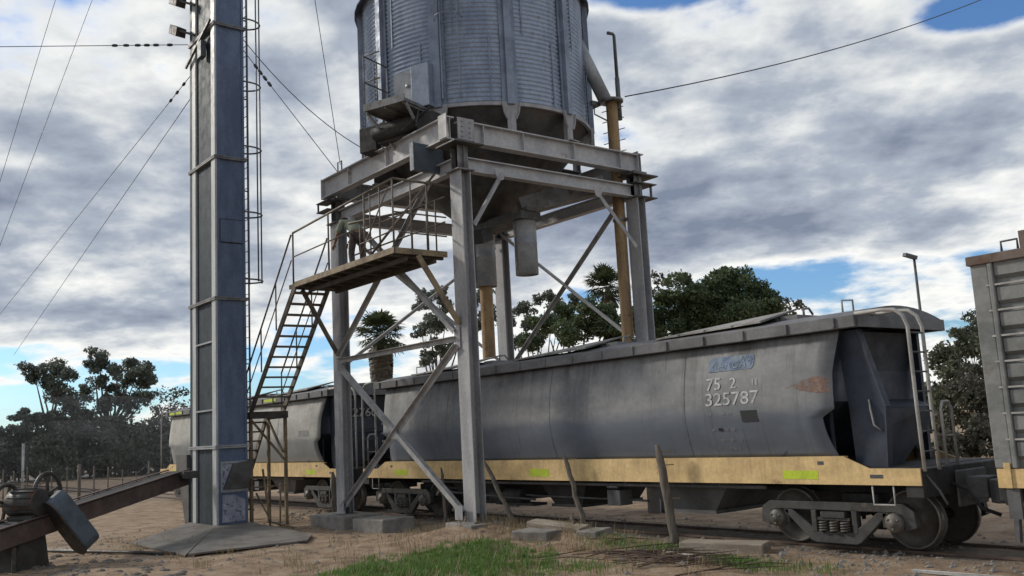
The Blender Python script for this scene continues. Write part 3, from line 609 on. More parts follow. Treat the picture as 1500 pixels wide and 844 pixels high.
# ribbed wagon at the right edge
X3 = -5.80; bw = T('ribbed_wagon', 'tall grey ribbed wagon with rusty top rail cut by the right edge of the picture', 'wagon', (2.0, TY, 0))
L3 = 15.0; yS = -0.70
m = MB(); m.box(X3 + .02, X3 + L3, yS + .05, 1.76 - .05, 1.2, 3.80); bw.part(m, 'body', 'box_side')
m = MB()
for k in range(8):                                                 # pressed horizontal corrugations along both sides
    z = 1.30 + k * .325
    for y, s in ((yS + .05, -1), (1.71, 1)):
        m.prism([(0, z), (s * .06, z + .05), (s * .06, z + .215), (0, z + .245)], (X3 + .30, y, 0), (0, 1, 0), (0, 0, 1), (1, 0, 0), L3 - .6)
bw.part(m, 'side_corrugation', 'box_side')
m = MB()
for k in range(8):
    z = 1.30 + k * .325; m.box(X3 + .18, X3 + L3 - .2, yS - .035, yS - .012, z + .245, z + .268)
bw.part(m, 'rib_edge', 'ladder')
m = MB(); m.box(X3, X3 + .22, yS - .02, yS + .3, 1.2, 3.86); m.box(X3 + .225, X3 + .29, yS - .045, yS + .048, 1.2, 3.80); bw.part(m, 'corner_post', 'box_side', bevel=.015); m = MB(); m.box(X3, X3 + .22, 1.5, 1.78, 1.2, 3.86); bw.part(m, 'corner_post', 'box_side', bevel=.015)
m = MB()
for k in range(1, 8): m.box(X3 + 1.1 + k * 1.75 - .05, X3 + 1.1 + k * 1.75 + .05, yS - .05, yS + .047, 1.2, 3.80)
bw.part(m, 'side_posts', 'box_side')
m = MB(); m.box(X3 - .03, X3 + L3, yS - .06, yS + .12, 3.79, 3.91); m.box(X3 - .03, X3 + .1, yS + .125, 1.65, 3.79, 3.91); m.box(X3 - .03, X3 + L3, 1.66, 1.82, 3.79, 3.91); bw.part(m, 'top_rail', 'box_top', bevel=.01)
m = MB(); m.tube([(X3 + .42, yS, 3.90), (X3 + .42, yS, 4.04), (X3 + .62, yS, 4.04), (X3 + .62, yS, 3.90)], .016, 6); bw.part(m, 'grab_hoop', 'lampgrey')
m = MB(); m.box(X3 + .66, X3 + .80, yS - .04, yS + .2, 3.915, 4.13); m.bar((X3 + .75, yS + .05, 4.11), (X3 + 2.8, yS + .05, 4.13), .10, .08); m.bar((X3 + 2.7, yS + .05, 3.915), (X3 + 2.7, yS + .05, 4.08), .12, .12, (1, 0, 0)); bw.part(m, 'roof_hatch_bar', 'box_top')
m = MB(); m.box(X3 + .02, X3 + L3, yS - .03, yS + .04, .96, 1.195); m.box(X3 + .12, X3 + .20, yS - .055, yS - .032, .96, 1.27); bw.part(m, 'side_sill', 'sill')
m = MB(); m.box(X3 + .1, X3 + L3 - .1, TY - .25, TY + .25, .75, 1.1); m.box(X3 - .02, X3 + .25, yS + .045, 1.70, .80, 1.19); bw.part(m, 'underframe', 'under')
m = MB(); m.box(X3 - .35, X3 - .02, TY - .17, TY + .17, .72, 1.02); m.box(X3 - .42, X3 - .33, TY - .22, TY + .22, .64, 1.0); bw.part(m, 'coupler', 'under_grey', bevel=.02)
m = MB(); m.box(X3 + .10, X3 + .26, yS - .01, yS + .05, .58, .955); m.bar((X3 + .18, yS + .02, .58), (X3 + .16, yS + .02, .30), .08, .06); m.bar((X3 + .45, yS + .02, .95), (X3 + .42, yS + .02, .55), .03, .05); bw.part(m, 'coupler_lever', 'under_grey')
b_local = thing('tmp', 'x', 'x'); bogie(b_local, 0)
for bxx in (X3 + 2.2, X3 + 12.8):
    for ch in list(b_local.children):
        c = copy_tree(ch, bw.o); c.location = (bxx - 2.0, 0, 0)
def kill(o):
    for c in list(o.children): kill(c)
    bpy.data.objects.remove(o)
kill(b_local)

# ------------------------------------------------------------------ stand under the bin
XA, XB, YA, YB = -21.07, -15.62, -1.80, 3.40
st = T('steel_stand', 'tall pale steel stand with four columns and cross bracing straddling the wagons', 'stand', ((XA + XB) / 2, .85, -.1))
base = {(XA, YA): .20, (XB, YA): .24, (XA, YB): -.1, (XB, YB): -.1}
for (x, y), z0 in base.items():
    m = MB(); hh = .26; m.box(x - .20, x + .20, y - hh / 2, y - hh / 2 + .022, z0, 7.40); m.box(x - .20, x + .20, y + hh / 2 - .022, y + hh / 2, z0, 7.40); m.box(x - .012, x + .012, y - hh / 2 + .023, y + hh / 2 - .023, z0, 7.40)
    c = st.part(m, 'column', 'column')
    m = MB(); m.box(x - .30, x + .30, y - .24, y + .24, z0 - .02, z0 + .012); m.box(x - .26, x + .26, y - .02, y + .02, z0 + .013, z0 + .16); st.part(m, 'base_plate', 'galv_dark', c)
    m = MB(); m.box(x - .24, x + .24, y - .22, y + .22, 7.402, 7.43); m.box(x - .24, x + .24, y - .22, y + .22, 7.99, 8.05)
    m.ibeam((x, y, 7.432), (x, y, 7.988), .26, .26, .02, .016, (1, 0, 0)); m.box(x - .19, x + .19, y - .008, y + .008, 7.45, 7.97)
    st.part(m, 'cap_post', 'galv_dark', c)
for x in (XA, XB):
    m = MB(); m.ibeam((x, YA + .16, 7.58), (x, YB - .14, 7.58), .30, .2, .024, .014); st.part(m, 'lower_beam', 'beam')
    m = MB(); m.ibeam((x, YA - .02, 8.29), (x, YB + .08, 8.29), .46, .24, .028, .014); m.box(x - .115, x + .115, YB + .082, YB + .10, 8.04, 8.60)
    for y in (YA + .6, -.1, 1.4, 2.9): m.box(x - .11, x + .11, y - .008, y + .008, 8.09, 8.49)
    st.part(m, 'upper_beam', 'beam')
for y in (YA, YB):
    m = MB(); m.ibeam((XA + .16, y, 7.58), (XB - .16, y, 7.58), .30, .2, .024, .014); st.part(m, 'lower_beam', 'beam')
    m = MB(); m.ibeam((XA - .22, y - (.24 if y < 0 else -.24), 8.33), (XB + .05, y - (.24 if y < 0 else -.24), 8.33), .50, .22, .028, .014)
    yy = y - (.24 if y < 0 else -.24)
    m.box(XA - .24, XA - .222, yy - .11, yy + .11, 8.07, 8.60)
    for x in (XA + 1.2, XA + 3.0): m.box(x - .008, x + .008, yy - .105, yy + .105, 8.11, 8.55)
    st.part(m, 'upper_beam', 'beam')
for x in (XA + 1.7, XA + 3.6):
    m = MB(); m.ibeam((x, YA + .1, 8.29), (x, YB - .1, 8.29), .46, .22, .026, .014); st.part(m, 'upper_beam', 'galv_dark')
# bolted corner splice and dark shelf
m = MB(); m.box(XB + .118, XB + .14, YA - .10, YA + .32, 8.08, 8.56); m.box(XB - .2, XB + .1, YA - .37, YA - .352, 8.10, 8.62)
for k in range(4):
    for dy in (0, .2): m.lathe((XB + .14, YA + dy, 8.15 + k * .11), (1, 0, 0), [(.022, 0), (.022, .02), (0, .02)], 6)
st.part(m, 'splice_plate', 'column')
for nm, B in (('corner_plate', (XB - .34, XB + .36, YA - .36, YA + .40, 7.955, 7.985)), ('corner_plate', (XB - .3, XB + .3, YB - .3, YB + .55, 7.955, 7.985)), ('corner_plate', (XB - .3, XB + .28, YB - .2, YB + .5, 7.745, 7.77)),
              ('corner_plate', (XB - .3, XB + .28, YB - .2, YB + .5, 7.405, 7.43)), ('spacer', (XB + .1, XB + .13, YB + .42, YB + .48, 7.432, 7.744)), ('corner_plate', (XA - .3, XA + .3, YA - .46, YA - .15, 7.93, 7.955)),
              ('corner_plate', (XA - .3, XA + .3, YA - .46, YA - .18, 7.70, 7.725)), ('spacer', (XA - .28, XA - .25, YA - .44, YA - .40, 7.726, 7.929))):
    m = MB(); m.box(*B); st.part(m, nm, 'silo_dark')
def brace(p, q, a=.09, mat='brace'):
    m = MB(); m.angle(p, q, a, .012); st.part(m, 'brace', mat)
yf = YA - .15
brace((XA + .2, yf, .35), (XB - .15, yf, 3.75), .11, 'column'); brace((XB - .2, yf - .05, .42), (XA + .15, yf - .05, 3.78), .11)
brace((XA + .15, yf, 3.90), (XB - .2, yf, 3.90), .11)
brace((XA + .15, yf, 4.0), (XB - .9, yf, 7.38), .10); brace((XB - .2, yf - .05, 4.05), (XA + .9, yf - .05, 7.38), .10)
xf = XB + .16
brace((XA + .22, YB - .10, 3.60), (XB - .5, YB - .10, 7.3)); brace((XA + .22, YB - .16, 7.55), (XB - .2, YB - .16, 3.95))
brace((xf + .06, YA + .15, 6.25), (xf + .06, YA + .92, 7.40), .10, 'column'); brace((xf + .06, YB - .3, 6.15), (xf + .06, YB - 1.5, 7.38), .10)
brace((XA, YA + .2, 3.9), (XA, YB - .2, 7.2)); brace((XA, YB - .2, 3.9), (XA, YA + .2, 7.2)); 
m = MB(); m.prism([(-.14, .14), (.16, .14), (.10, -.1), (-.05, -.14)], (xf + .075, YA + .86, 7.40), (0, 1, 0), (0, 0, 1), (1, 0, 0), .014); st.part(m, 'gusset', 'column')
m = MB(); m.prism([(-.16, .12), (.14, .12), (.05, -.14), (-.1, -.1)], (xf + .075, YB - 1.45, 7.36), (0, 1, 0), (0, 0, 1), (1, 0, 0), .014); st.part(m, 'gusset', 'column')
for x in (XA + .22, XB - .24): m = MB(); m.box(x - .13, x + .13, yf - .09, yf - .078, .28, .56); st.part(m, 'gusset', 'column')
for x, z in (((XA + XB) / 2, 2.06), ((XA + XB) / 2 - .05, 5.9)):
    m = MB(); m.box(x - .13, x + .13, yf - .045, yf - .035, z - .13, z + .13); st.part(m, 'gusset', 'brace')
for x, y in ((XA, YA), (XB, YA)):
    for z in (3.9,):
        m = MB(); m.box(x + (.05 if x == XA else -.25), x + (.25 if x == XA else -.05), y - .155, y - .142, z - .2, z + .25); st.part(m, 'gusset', 'column')
# brown knee braces of the walkway are part of the stand
m = MB(); m.bar((XB - .35, YA - .9, 5.62), (XB - .05, YA - .15, 4.2), .10, .10); st.part(m, 'walkway_brace', 'walk')
m = MB(); m.bar((XA + .35, YA - 1.2, 5.6), (XA + .05, YA - .15, 4.1), .08, .08); st.part(m, 'walkway_brace', 'rail_tube')

# ------------------------------------------------------------------ grain bin
HC = V((-18.41, .79, 0)); HR = 2.81; ZB, ZT = 9.22, 12.62
hp = T('grain_bin', 'round corrugated metal grain bin with cone bottom standing on the steel stand', 'grain bin', (HC.x, HC.y, 8.53))
m = MB(); prof = []; nrow = 32
for i in range(nrow * 4 + 1):
    a = i / 4 * 2 * math.pi; prof.append((HR + .016 * math.cos(a), ZB + (ZT - ZB) * i / (nrow * 4)))
m.lathe((HC.x, HC.y, 0), (0, 0, 1), prof, 88); hp.part(m, 'wall', 'silo')
m = MB()
for k in range(22):                                                # lapped sheet edges
    a = rad(-21.5 + k * 16.364 + (8.2)); d = V((math.cos(a), math.sin(a), 0)); zz = (ZB + .1, ZB + 1.65) if k % 2 else (ZB + 1.7, ZT - .05)
    p = HC + d * (HR + .02); m.bar(p + V((0, 0, zz[0])), p + V((0, 0, zz[1])), .035, .012, d)
hp.part(m, 'sheet_lap', 'silo_rib')
RIB = [rad(-21 + 32.727 * k) for k in range(11)]
for a in RIB:
    d = V((math.cos(a), math.sin(a), 0)); t = V((-d.y, d.x, 0)); m = MB()
    p = HC + d * (HR + .075); m.obox(p + V((0, 0, (ZB + ZT) / 2 - .02)), d * .055, t * .085, V((0, 0, (ZT - ZB) / 2)))
    for s in (-1, 1): m.obox(HC + d * (HR + .028) + t * (s * .135) + V((0, 0, (ZB + ZT) / 2 - .02)), d * .012, t * .048, V((0, 0, (ZT - ZB) / 2)))
    hp.part(m, 'stiffener', 'silo_rib')
    m = MB(); o = HC + d * (HR + .05) + V((0, 0, 0))               # flared leg bracket down to the beams
    pl = [(-.20, ZB + .03), (.20, ZB + .03), (.155, ZB - .22), (.10, ZB - .36), (.10, 8.53), (-.10, 8.53), (-.10, ZB - .36), (-.155, ZB - .22)]
    m.prism(pl, o, t, (0, 0, 1), d, .02); m.obox(o - d * .08 + V((0, 0, (8.545 + ZB - .05) / 2)), d * .075, t * .012, V((0, 0, (ZB - .05 - 8.545) / 2)))
    for s in (-1, 1): m.prism([(s * .20, ZB + .03), (s * .225, ZB + .03), (s * .18, ZB - .22), (s * .12, ZB - .36), (s * .10, ZB - .36), (s * .155, ZB - .22)], o + d * .003, t, (0, 0, 1), d, .06)
    m.obox(o + V((0, 0, 8.54)), d * .16, t * .16, V((0, 0, .01)))
    hp.part(m, 'leg', 'column')
m = MB(); m.lathe((HC.x, HC.y, 0), (0, 0, 1), [(HR + .03, ZB + .05), (HR + .055, ZB + .05), (HR + .055, ZB - .03), (HR - .02, ZB - .03)], 88, False); hp.part(m, 'base_ring', 'column')
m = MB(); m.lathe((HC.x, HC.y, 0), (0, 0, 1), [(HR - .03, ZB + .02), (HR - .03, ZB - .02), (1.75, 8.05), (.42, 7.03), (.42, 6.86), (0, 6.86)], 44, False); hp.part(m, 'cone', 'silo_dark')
m = MB(); m.lathe((HC.x, HC.y, 0), (0, 0, 1), [(HR - .12, ZT + .12), (HR + .20, ZT - .10), (HR + .20, ZT - .06), (.45, ZT + 1.5), (.45, ZT + 1.75), (0, ZT + 1.85)], 44, False); hp.part(m, 'roof', 'silo_rib')
m = MB()
for k in range(22):
    a = rad(k * 16.364); d = V((math.cos(a), math.sin(a), 0)); m.bar(HC + d * (HR + .18) + V((0, 0, ZT - .045)), HC + d * .46 + V((0, 0, ZT + 1.52)), .03, .05)
hp.part(m, 'roof_ribs', 'silo_rib')
# outlet boxes and telescopic loading spouts
m = MB(); m.obox((-17.7, .75, 6.92), V((1.25, 0, 0)), V((0, .30, 0)), V((0, 0, .09))); m.box(-18.75, -16.4, .6, .9, 7.012, 7.10); hp.part(m, 'slide_gate', 'silo_dark')
for cx_, z1, z0, r in ((-16.78, 7.0, 5.56, .27), (-18.42, 6.83, 5.52, .28)):
    m = MB(); m.lathe((cx_, .82, 0), (0, 0, 1), [(0, z0 + .04), (r * .9, z0 + .04), (r * .95, z0), (r, z0), (r, z0 + .7), (r * 1.02, z0 + .71), (r * 1.02, z0 + .76), (r, z0 + .77), (r, z1), (r * 1.15, z1), (r * 1.15, z1 + .05), (r * .8, z1 + .05)], 24, True)
    sp_ = hp.part(m, 'loading_spout', 'galv')
    m = MB(); m.bar((cx_ - .02, .82 - r - .012, z0 + .1), (cx_ - .02, .82 - r - .012, z1 - .1), .04, .02, (0, 1, 0)); hp.part(m, 'seam', 'galv_dark', sp_)
m = MB(); m.lathe((-18.42, .82, 0), (0, 0, 1), [(.16, 3.75), (.16, 5.57)], 20); hp.part(m, 'inner_spout', 'yellow_pipe')
m = MB(); m.bar((-16.9, .8, 7.2), (-15.9, 2.6, 7.72), .45, .40); hp.part(m, 'outlet_duct', 'galv_dark')
m = MB(); m.bar((-17.5, .2, 6.62), (-17.1, -.4, 6.4), .35, .3); m.bar((-19.0, .5, 6.4), (-18.5, .2, 6.2), .2, .25); m.tube([(-18.3, -.1, 6.7), (-17.7, -.2, 6.1)], .04, 8); hp.part(m, 'gate_drive', 'under')
# service deck on the bin, door, ladder with cage
da = rad(-69); dd = V((math.cos(da), math.sin(da), 0)); dt = V((-dd.y, dd.x, 0))
def dk(rr_, tt, z): return HC + dd * rr_ + dt * tt + V((0, 0, z))
m = MB(); m.obox(dk(3.32, .0, 9.18), dd * .46, dt * .56, V((0, 0, .035))); m.obox(dk(3.785, 0, 9.21), dd * .012, dt * .57, V((0, 0, .08)))
for tt in (-.5, 0, .5): m.bar(dk(2.9, tt, 9.12), dk(3.75, tt, 9.12), .05, .05)
dkp = hp.part(m, 'service_deck', 'galv_dark')
for tt in (-.54, .54): m = MB(); m.bar(dk(3.7, tt, 9.12), dk(2.86, tt * .8, 8.45), .05, .05); hp.part(m, 'deck_strut', 'galv', dkp)
m = MB()
for rr_, tt in ((3.76, -.55), (3.3, -.55), (2.92, -.55)): m.tube([dk(rr_, tt, 9.2), dk(rr_, tt, 10.45)], .02, 6)
for z in (9.82, 10.43): m.tube([dk(2.92, -.55, z), dk(3.76, -.55, z), dk(3.76, -.1, z)], .018, 6)
hp.part(m, 'deck_railing', 'galv_dark', dkp)
m = MB(); m.obox(dk(HR + .12, .46, 9.72), dd * .12, dt * .24, V((0, 0, .50))); hp.part(m, 'access_door', 'silo_rib', bevel=.01)
m = MB(); m.obox(dk(HR + .06, -.12, 9.72), dd * .03, dt * .26, V((0, 0, .50))); m.lathe(dk(HR + .1, .02, 9.85), dd, [(.05, 0), (.05, .03), (0, .03)], 12); hp.part(m, 'access_door', 'galv')
la = rad(-47); ld_ = V((math.cos(la), math.sin(la), 0)); lt = V((-ld_.y, ld_.x, 0)); m = MB()
for s in (-1, 1): m.bar(HC + ld_ * (HR + .17) + lt * (s * .2) + V((0, 0, 9.35)), HC + ld_ * (HR + .17) + lt * (s * .2) + V((0, 0, ZT)), .03, .05, ld_)
for i in range(11): z = 9.45 + i * .28; m.tube([HC + ld_ * (HR + .17) + lt * -.2 + V((0, 0, z)), HC + ld_ * (HR + .17) + lt * .2 + V((0, 0, z))], .011, 5)
lad = hp.part(m, 'ladder', 'silo_rib'); m = MB()
for z in (11.2, 11.9, 12.5):
    m.tube([HC + ld_ * (HR + .17 + .42 * math.sin(b)) + lt * (.33 * math.cos(b)) + V((0, 0, z)) for b in [math.pi * k / 8 for k in range(9)]], .012, 5)
for b in (.5, 1.2, 1.95, 2.6): m.tube([HC + ld_ * (HR + .17 + .42 * math.sin(b)) + lt * (.33 * math.cos(b)) + V((0, 0, z)) for z in (11.2, 12.55)], .010, 5)
hp.part(m, 'ladder_cage', 'silo_rib', lad)
# machinery under the deck
m = MB(); m.obox(dk(2.75, -.25, 8.80), dd * .4, dt * .45, V((0, 0, .24))); m.tube([dk(3.2, -.75, 8.78), dk(3.2, .5, 8.82)], .16, 12); m.obox(dk(3.1, .75, 8.76), dd * .22, dt * .22, V((0, 0, .20))); m.bar(dk(3.45, .2, 8.62), dk(3.3, .9, 9.05), .04, .04)
m.bar(dk(3.5, .65, 8.6), dk(3.4, .65, 9.0), .04, .04); m.obox(dk(2.6, -1.2, 8.85), dd * .3, dt * .25, V((0, 0, .3)))
hp.part(m, 'drive_unit', 'under', bevel=.02)
m = MB(); m.box(-16.46, -16.34, -2.47, -1.72, 7.56, 8.16); m.box(-16.48, -16.32, -2.49, -2.45, 7.55, 8.17)
bx = m.build('steel_cabinet', 'guard', origin=(-16.4, -2.1, 7.56), bevel=.008); tag(bx, 'blue-grey steel cabinet hung on the front beam beside the bolted corner', 'cabinet')

# ochre downpipe with grey feed spout and lamp
DX, DY = -15.98, 3.18
dp = T('ochre_downpipe', 'tall ochre pipe beside the rear right column fed by a slanting grey spout', 'pipe', (DX, DY, 2.4))
m = MB(); m.lathe((DX, DY, 0), (0, 0, 1), [(.10, 2.4), (.145, 2.5), (.145, 10.05), (0, 10.05)], 20); dp.part(m, 'pipe', 'yellow_pipe')
for z in (3.0, 6.9):
    m = MB(); m.lathe((DX, DY, z), (0, 0, 1), [(.147, 0), (.175, 0), (.175, .06), (.147, .06)], 20, False); m.box(DX + .15, XB - .15, YB - .25, YB - .13, z, z + .06); dp.part(m, 'pipe_clamp', 'galv_dark')
for k in range(5):
    m = MB(); m.tube([(DX - .32, DY - .04, 8.75 + k * .28 - .1), (DX + .30, DY + .1, 8.75 + k * .28 - .1)], .012, 5); dp.part(m, 'rung', 'galv_dark')
m = MB(); m.tube([(DX - .08, DY - .1, 9.95), (-16.45, 2.45, 11.75)], .17, 14); dp.part(m, 'feed_spout', 'galv')
m = MB(); m.lathe((DX, DY, 9.96), (0, 0, 1), [(.147, -.02), (.30, -.02), (.30, .03), (.147, .03)], 20, False); m.tube([(DX - .4, DY - .22, 9.95), (DX - .4, DY - .22, 9.72), (DX - .1, DY - .07, 9.48)], .018, 6); m.tube([(DX - .42, DY - .3, 9.94), (DX + .3, DY - .2, 9.94)], .02, 6); m.obox((DX - .38, DY - .3, 9.94), V((.16, 0, 0)), V((0, .14, 0)), V((0, 0, .05)))
dp.part(m, 'collar', 'galv_dark')
m = MB(); m.tube([(DX + .06, DY + .2, 9.7), (DX + .06, DY + .2, 11.72), (DX + .06, DY + .16, 11.76), (DX + .04, DY, 11.76)], [.05, .04, .04, .045], 8); m.tube([(DX + .06, DY + .2, 9.5), (DX + .06, DY + .2, 10.6)], .06, 8); dp.part(m, 'bent_pole', 'lampgrey')

# ------------------------------------------------------------------ walkway and stairs
wk = T('walkway_stairs', 'rusty brown walkway and steep stairs climbing to the grain bin stand', 'stairs', (-20.9, -2.9, -.1))
PX0, PX1, PY0, PY1, PZ = -20.55, -15.95, -3.28, -1.98, 5.72
m = MB(); m.box(PX0 + .02, PX1 - .02, PY0 + .06, PY1, PZ - .045, PZ); 
for k in range(9): x = PX0 + .25 + k * .52; m.box(x - .04, x + .04, PY0 + .06, PY1, PZ - .12, PZ - .046)
for y in (PY0 + .35, PY1 - .25): m.box(PX0 + .1, PX1 - .1, y - .035, y + .035, PZ - .21, PZ - .122)
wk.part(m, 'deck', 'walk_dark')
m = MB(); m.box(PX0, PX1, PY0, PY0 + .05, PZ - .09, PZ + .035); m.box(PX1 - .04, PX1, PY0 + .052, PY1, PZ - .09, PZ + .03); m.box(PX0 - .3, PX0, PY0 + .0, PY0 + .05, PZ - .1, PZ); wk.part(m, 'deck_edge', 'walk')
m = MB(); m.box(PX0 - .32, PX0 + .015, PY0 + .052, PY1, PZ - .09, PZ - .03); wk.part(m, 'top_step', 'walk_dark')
def rails(name, pts_list, r=.022):
    m = MB()
    for p in pts_list: m.tube(p, r, 6)
    wk.part(m, name, 'rail_tube')
rt = PZ + 1.30; rm = PZ + .66; y = PY0 + .025
rails('top_rail', [[(PX0 - .1, y, rt - .05), (PX1, y, rt + .15)], [(PX1, y, rt + .15), (PX1, PY1 + .1, rt + .15)]], .026)
rails('mid_rail', [[(PX0 - .1, y, rm), (PX1 - 1.6, y, rm + .05)], [(PX1, y, rm + .1), (PX1, PY1, rm + .1)], [(PX0 + 3.2, y, PZ + .1), (PX1 - .2, y, rt)]], .017)
for x in (PX0 - .1, PX0 + 1.75, PX0 + 3.4, PX1 - .02): rails('rail_post', [[(x, y, PZ - .1), (x, y, rt + (x - PX0) * .04 - .05)]], .024)
for yy in (PY0 + .45, PY0 + .85): rails('rail_post', [[(PX1 - .02, yy, PZ), (PX1 - .02, yy, rt + .15)]], .02)
for x, z1 in ((PX1 - .55, rt), (PX1 - .95, rt - .05), (PX1 - 1.4, rm)): rails('rail_post', [[(x, y, PZ), (x, y, z1 + .1)]], .018)
rails('mid_rail', [[(PX1 - 1.4, y, PZ + .35), (PX1, y, PZ + .38)], [(PX1, y + .1, PZ + .35), (PX1, PY1, PZ + .35)]], .016)
rails('knee_tube', [[(PX1 - 1.0, y, PZ + .02), (PX1 - .35, PY1, rt + .5)], [(PX1 - 1.9, y, PZ + .9), (PX1 - .9, PY1 - .2, rt - .2)]], .03)
yb = PY1 - .03
rails('rear_railing', [[(PX0 + .4, yb, rt - .1), (PX1, yb, rt - .1)], [(PX0 + .4, yb, rm), (PX1, yb, rm)], [(PX0 + 1.9, yb, PZ), (PX0 + 1.9, yb, rt - .1)], [(PX0 + 3.3, yb, PZ), (PX0 + 3.3, yb, rt - .1)], [(PX1 - .7, yb, PZ), (PX1 - .7, yb, rt - .1)], [(PX1 - .35, yb, PZ), (PX1 - .35, yb, rt - .1)]], .02)
S0 = V((PX0 - .0, 0, PZ - .06)); S1 = V((-23.3, 0, 2.78))          # stairs run down away from the deck
for yy in (-3.26, -2.38):
    m = MB(); m.bar(V((S0.x, yy, S0.z)), V((S1.x, yy, S1.z)), .045, .15); wk.part(m, 'stringer', 'rail_tube')
for i in range(12):
    f = (i + .6) / 12.2; p = S0.lerp(S1, f); m = MB(); m.box(p.x - .10, p.x + .10, -3.235, -2.405, p.z - .018, p.z + .018); wk.part(m, 'tread', 'rail_tube')
for yy in (-3.3, -2.34):
    m = MB(); q0 = V((S0.x - .1, yy, S0.z + 1.26)); q1 = V((S1.x - .15, yy, S1.z + 1.02))
    m.tube([q0, q1], .024, 6); m.tube([q0 - V((0, 0, .62)), q1 - V((0, 0, .52))], .016, 6); m.tube([q1, q1 - V((0, 0, 1.0))], .02, 6)
    for f in (.33, .66): a = q0.lerp(q1, f); m.tube([a, V((a.x, a.y, S0.lerp(S1, f).z))], .02, 6)
    wk.part(m, 'stair_handrail', 'rail_tube')
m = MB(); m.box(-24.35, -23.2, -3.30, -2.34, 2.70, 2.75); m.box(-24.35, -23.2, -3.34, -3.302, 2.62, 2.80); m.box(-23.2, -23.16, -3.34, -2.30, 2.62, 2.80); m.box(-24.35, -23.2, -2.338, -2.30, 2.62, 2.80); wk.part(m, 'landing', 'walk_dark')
for x, yy in ((-23.22, -3.3), (-23.22, -2.36), (-24.3, -3.3), (-24.3, -2.36)):
    m = MB(); m.bar((x, yy, -.12), (x, yy, 2.62), .075, .075, (1, 0, 0)); wk.part(m, 'landing_leg', 'walk')
m = MB(); m.bar((-23.2, -3.3, 2.6), (-23.2, -2.4, 1.55), .05, .05); m.bar((-24.2, -2.4, 2.6), (-23.3, -2.4, 1.75), .05, .05); m.bar((-23.2, -3.25, .9), (-23.2, -2.4, .9), .04, .04); m.bar((-24.3, -3.25, .35), (-23.2, -3.25, .35), .04, .04); wk.part(m, 'landing_brace', 'walk')
m = MB(); m.tube([(-22.4, -3.15, -.12), (-22.85, -3.15, 1.35)], .03, 6); m.tube([(-22.4, -3.15, .1), (-23.15, -3.2, .75)], .025, 6); m.tube([(-22.9, -2.9, .02), (-21.6, -2.9, -.05)], .025, 6); m.tube([(-22.85, -2.7, -.1), (-23.05, -2.6, .95)], .025, 6); wk.part(m, 'loose_brace', 'walk')
# lower flight, behind the elevator tower
for yy in (-3.26, -2.38):
    m = MB(); m.bar((-24.35, yy, 2.70), (-26.5, yy, -.08), .045, .15); wk.part(m, 'stringer', 'rail_tube')
for i in range(11):
    f = (i + .5) / 11; m = MB(); m.box(-24.35 - 2.15 * f - .1, -24.35 - 2.15 * f + .1, -3.235, -2.405, 2.66 - 2.72 * f, 2.70 - 2.72 * f); wk.part(m, 'tread', 'rail_tube')

# ------------------------------------------------------------------ bucket elevator tower
TX0, TX1, TY0, TY1, TZ = -24.45, -22.72, -4.38, -3.60, 17.0
tw = T('elevator_tower', 'tall blue-grey square bucket elevator tower rising out of the top of the picture', 'tower', (-23.6, -4.0, -.1))
m = MB(); m.box(TX0 + .02, TX1 - .02, TY0 + .06, TY1 - .02, -.1, TZ); tw.part(m, 'casing', 'tower')
m = MB(); m.box(TX0 + .30, TX1 - .22, TY0 + .045, TY0 + .058, -.1, TZ); tw.part(m, 'front_panel', 'tower_shaded')
for x0, x1, mt in ((TX0 + .10, TX0 + .34, 'tower_angle'), (TX1 - .24, TX1 + .012, 'tower_angle'), (TX0 - .08, TX0 + .096, 'tower_shaded')):
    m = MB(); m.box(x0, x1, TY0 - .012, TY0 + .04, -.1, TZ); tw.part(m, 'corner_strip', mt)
m = MB(); m.box(TX1 - .016, TX1 + .010, TY0 + .042, TY0 + .10, -.1, TZ); m.box(TX1 - .016, TX1 + .008, TY1 - .06, TY1, -.1, TZ); tw.part(m, 'corner_strip', 'tower')
for z in (1.92, 5.59, 9.24, 12.84, 16.4):
    m = MB(); m.box(TX0 - .12, TX1 + .06, TY0 - .05, TY1 + .04, z, z + .035); m.box(TX0 - .12, TX1 + .06, TY0 - .05, TY1 + .04, z + .045, z + .08); tw.part(m, 'flange', 'galv_dark' if z > 2 else 'galv')
for z in (2.85, 4.55): 
    m = MB(); m.box(TX0 + .35, TX1 - .25, TY0 - .012, TY0 + .04, z, z + .04); tw.part(m, 'batten', 'galv')
m = MB(); m.box(TX1 - .018, TX1 + .012, TY0 + .13, TY1 - .07, 7.08, 7.66); tw.part(m, 'inspection_hatch', 'tower', bevel=.004)
m = MB(); m.box(TX1 - .0185, TX1 + .002, TY0 + .12, TY1 - .06, 7.06, 7.075); m.box(TX1 - .0185, TX1 + .002, TY0 + .12, TY1 - .06, 7.665, 7.68); m.box(TX1 - .0185, TX1 + .002, TY0 + .12, TY0 + .127, 7.0755, 7.6645); tw.part(m, 'hatch_frame', 'under')
m = MB(); m.prism([(TY0 + .14, .14), (TY1 - .06, .16), (TY1 - .05, .66), (TY1 - .2, .72), (TY1 - .3, .78), (TY0 + .15, .80)], (TX1 - .02, 0, 0), (0, 1, 0), (0, 0, 1), (1, 0, 0), .006); tw.part(m, 'pale_patch', 'paint_patch')
